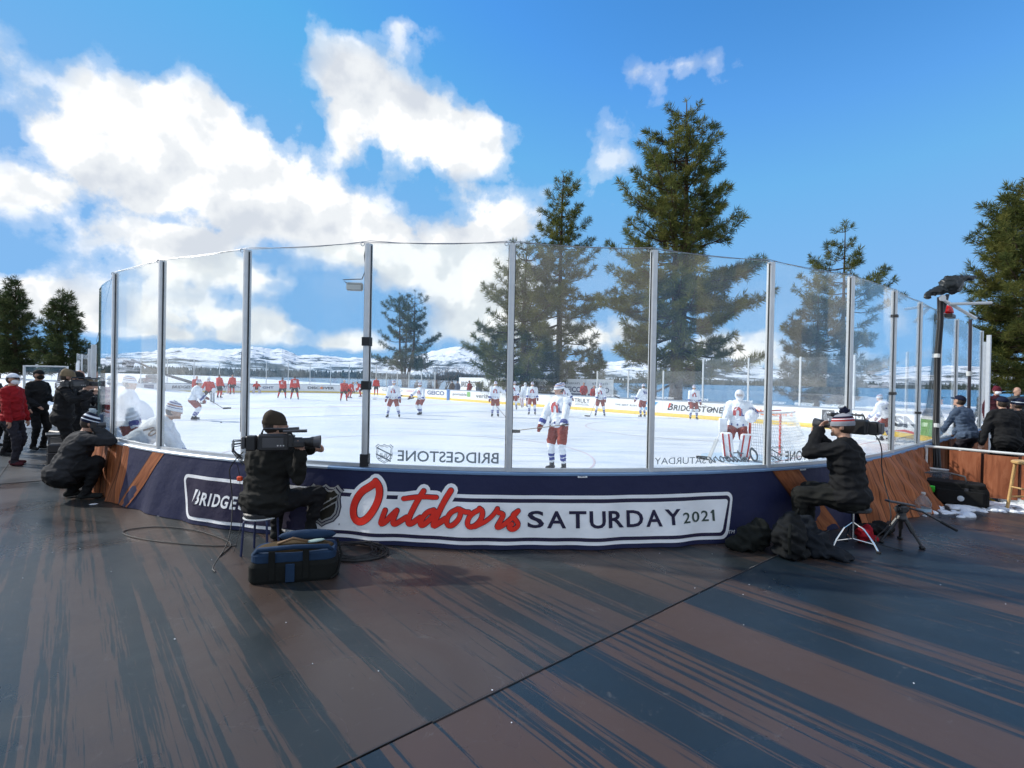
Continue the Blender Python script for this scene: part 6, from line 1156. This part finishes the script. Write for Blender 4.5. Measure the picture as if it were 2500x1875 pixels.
for k in range(7): o_ = Vector((.022 * math.cos(k), .022 * math.sin(k), 0)); b.tube([Vector(q) + o_ * s_ for q, s_ in (((7.74, 9.36, 3.36), 1.6), ((7.70, 9.30, 2.9), 1.3), ((7.62, 9.25, 2.3), 1.5), ((7.52, 9.12, 1.5), 1.2), ((7.40, 8.98, .9), 1.5), ((7.22, 8.72, .45), 1.8), ((7.12, 8.58, .06), 2.5))], .020, 6)
b.build('cables', cab, T, smooth=True)
for z_ in (2.25, 1.02): b = MB(); q = Vector((7.61, 9.24, z_)) if z_ > 2 else Vector((7.43, 9.0, z_)); b.tube([q, q + Vector((.01, .01, .07))], .050, 10); b.build('tape', brass, T)
T = wthing('goal_light', 'red goal light standing on top of the end glass', 'goal light', (8.12, 9.62, 3.1)); redl = mat('lamp_red', (.55, .01, .012), rough=.12, spec=.7); b = MB(); b.box((8.14, 9.62, 3.06), (.34, .12, .07), rz(-PHI), .01); b.build('base', cam_blk, T); b = MB(); b.ell((8.06, 9.58, 3.11), (.10, .08, .15), None, 16, 8, z0=0); b.build('dome', redl, T, smooth=True); b = MB(); b.box((8.22, 9.72, 3.15), (.16, .09, .13), rz(-PHI), .02); b.build('lens_block', redl, T)
T = wthing('camera_pole', 'thin dark pole with a white band beside the end glass', 'pole', (8.86, 10.0, 0)); b = MB(); b.tube([(8.9, 10.02, 0), (8.86, 10.0, 3.06)], .028, 10); b.build('pole', mat('pole_dark', (.03, .02, .026), rough=.4), T); b = MB(); b.tube([(8.87, 10.01, 1.96), (8.87, 10.01, 2.05)], .045, 10); b.build('band', brass, T)
# fittings on the centre glass
T = wthing('floodlight', 'small grey lamp box hung from a cable beside the taped post', 'lamp', (-1.70, 5.5, 2.67)); b = MB(); b.box((-1.70, 5.52, 2.67), (.17, .06, .085), rz(.1), .012); b.build('housing', mat('lamp_grey', (.28, .30, .30), rough=.4), T); b = MB(); b.box((-1.70, 5.487, 2.66), (.14, .006, .05), rz(.1)); b.build('lens', mat('lamp_glass', (.6, .62, .62), rough=.2), T)
b = MB(); P = [(-1.78, 5.5, 2.70), (-1.82, 5.5, 2.74), (-1.74, 5.5, 2.745), (-1.62, 5.5, 2.75), (-1.58, 5.5, 2.85), (-1.60, 5.5, 3.0), (-1.585, 5.5, 3.13), (-1.565, 5.5, 3.0), (-1.57, 5.5, 2.4), (-1.55, 5.5, 1.9), (-1.56, 5.5, 1.3)]; b.tube(P, .006, 5); b.build('cable', cab, T)
T = wthing('glass_hook', 'long black bent tube hanging on the inside of the left glass', 'hook', (-3.14, 6.0, 1.05)); b = MB(); b.tube([(-3.15, 6.02, 1.04), (-3.15, 6.02, 1.95), (-3.14, 6.02, 2.02), (-3.10, 6.0, 2.03), (-3.07, 5.98, 1.98), (-3.07, 5.98, 1.82)], .017, 8); b.build('tube', black_r, T)
b = MB(); b.tube([(-3.12, 6.02, 1.06), (-3.12, 6.02, 1.9)], .012, 6); b.build('inner_tube', black_r, T)
# gear along the bench side
def case(label, loc, size, rot, m_=None):
    T = thing('road_case', label, 'case', loc, rot); mm = m_ or mat('case_black', (.014, .014, .016), rough=.5); b = MB(); b.box((0, 0, size[2] * .36), (size[0], size[1], size[2] * .72), None, .02); b.build('tub', mm, T); b = MB(); b.box((0, 0, size[2] * .865), (size[0], size[1], size[2] * .26), None, .02); b.build('lid', mm, T); b = MB(); b.box((0, 0, size[2] * .728), (size[0] * 1.02, size[1] * 1.02, .018)); b.build('edge_trim', cam_gry, T)
    b = MB(); b.tube([(-.08, -size[1] / 2 - .012, size[2] * .45), (-.08, -size[1] / 2 - .03, size[2] * .42), (.08, -size[1] / 2 - .03, size[2] * .42), (.08, -size[1] / 2 - .012, size[2] * .45)], .008, 6); b.build('handle', cam_gry, T); return T
case('low black case beside the standing camera operator', (-9.0, 10.6, 0), (.8, .5, .5), -.4)
person('man in black with a black beanie between the red jacket and the glass screen', -10.15, 10.35, 70, H=1.66, vox=.016, top=BLKJ, low=BLKT, hat=('beanie', [(BLKJ, 1.)]), mask=BLKJ, bulk=1.25, lean=(.15, 0), hands=((-.1, .34, 1.0), (.2, .34, .95)))
person('man in a dark grey coat at the left edge behind the red jacket', -11.5, 11.4, 80, H=1.7, vox=.018, top=cloth('coat_dark_grey', (.03, .03, .034)), low=BLKT, hat=('cap', BLKJ), bulk=1.2)
T = thing('folding_table', 'low black folding table with grey gear beside the red jacket', 'table', (-8.35, 9.95, 0), .75); b = MB(); b.box((0, 0, .52), (.95, .5, .03), None, .006); b.build('table_top', cam_blk, T)
for sx_ in (-.42, .42):
    for sy_ in (-.2, .2): b = MB(); b.tube([(sx_, sy_, .5), (sx_ * 1.05, sy_ * 1.1, 0)], .014, 6); b.build('leg', cam_gry, T)
T = thing('monitor', 'grey boxy monitor on the black folding table', 'monitor', (-8.45, 9.98, .536), .5); b = MB(); b.box((0, 0, .13), (.30, .16, .24), None, .015); b.build('housing', cam_gry, T); b = MB(); b.box((0, -.083, .14), (.24, .006, .17)); b.build('screen', lens_gl, T)
case('narrow black case standing behind the crouching photographer', (-7.25, 8.3, 0), (.30, .24, .55), .5)
T = wthing('glass_screen', 'free standing clear panel behind the black capped man at the bench', 'glass panel', (-13.0, 14.2, 0)); b = MB(); b.box((-12.85, 14.2, 1.2), (1.15, .012, 1.25)); b.build('panel', glass_far, T)
for x_ in (-13.44, -12.26): b = MB(); b.tube([(x_, 14.2, 0), (x_, 14.2, 1.86)], .03, 8); b.build('upright', alu, T)
b = MB(); b.tube([(-13.44, 14.2, 1.84), (-12.26, 14.2, 1.84)], .02, 8); b.build('top_bar', alu, T)
# advertising hoarding behind the far benches
T = wthing('hoarding', 'white advertising hoarding behind the far benches', 'hoarding', (1.0, 47, -.3)); HP = [(-5.62, 54.8), (-2.57, 51.24), (0.0, 48.24), (1.66, 46.31), (3.89, 43.7), (5.91, 41.33), (7.73, 39.21)]
for i, ((x0, y0), (x1, y1)) in enumerate(zip(HP, HP[1:])):
    if i == 2: continue
    d = Vector((x1 - x0, y1 - y0, 0)); L = d.length; d.normalize(); n_ = Vector((d.y, -d.x, 0)); c = Vector(((x0 + x1) / 2, (y0 + y1) / 2, 1.05)); b = MB(); b.box(c, (L - .05, .05, 1.75), Matrix((d, -n_, Vector((0, 0, 1)))).transposed()); b.build('panel', white_ad, T)
    sf = lambda x, z, x0=x0, y0=y0, d=d, n_=n_: Vector((x0, y0, 0)) + d * x + n_ * .035 + Vector((0, 0, z))
    if i < 2: letters('BRIDGESTONE', sf, 'lettering', black_ad, T, L * .08, L * .92, .95, 1.5, bold=.02, shear=.2)
    else: letters('GEICO', sf, 'lettering', navy_ad, T, L * .2, L * .86, .85, 1.30, bold=.03); letters('shaun', sf, 'lettering', grey_ad, T, L * .25, L * .8, 1.5, 1.72)
    if i > 2: b = MB(); b.add([sf(L * .1, .62), sf(L * .95, .62), sf(L * .95, .75), sf(L * .1, .75)], [(0, 1, 2, 3)]); b.build('stripe', navy_ad, T)
# far things on the snow
T = wthing('camera_crane', 'dark camera crane reaching over the far snow', 'camera crane', (-33.5, 49, 0)); b = MB(); b.tube([(-33.2, 49, -.3), (-33.2, 49, 1.6)], [.25, .12], 6); b.build('base', cam_blk, T); b = MB(); b.tube([(-30.4, 49, .9), (-33.2, 49, 1.7), (-36.2, 49, 3.0)], [.16, .11, .09], 6); b.build('arm', cam_gry, T); b = MB(); b.box((-36.5, 49, 2.6), (.9, .5, .6), ry(.2), .08); b.build('camera_head', cam_blk, T)
T = thing('snow_vehicle', 'small dark utility vehicle parked on the far snow', 'vehicle', (-38.6, 55, .45), .3); b = MB(); b.box((0, 0, .55), (1.9, 1.0, .45), None, .12); b.box((.1, 0, .95), (.9, .9, .4), None, .12); b.build('body', cam_gry, T)
for sx_ in (-.65, .65):
    for sy_ in (-.5, .5): b = MB(); b.lathe((sx_, sy_, .28), [(.30, -.1), (.32, 0), (.30, .1)], 12, rx(math.pi / 2)); b.build('wheel', black_r, T)
for k in range(3): T = thing('snow_bank', ('long low bank of ploughed snow behind the bench gear', 'mound of ploughed snow at the left edge', 'heap of ploughed snow beyond the far glass panel')[k], 'snow bank', ((-15.5, -19, -17)[k], (15.5, 17.5, 19.5)[k], ground_z(-16, 16) - .1), .8); B = Body(); [B.ell((i * .9 - 1.8, .3 * math.sin(i * 2.3 + k), 0), (1.1, .8, .7 + .3 * math.sin(i * 1.7 + k)), 0) for i in range(5)]; B.finish('bank', [snow], T, .12)

# closing touches: a puck and its shavings on the ice, scuffs of snow along the board foot
T = thing('puck', 'black puck lying on the ice behind the left panes', 'puck', (-11.6, 20.6, ICE + .004)); b = MB(); b.lathe((0, 0, 0), [(.036, 0), (.038, .004), (.038, .021), (.036, .025)], 16); b.build('disc', black_r, T)
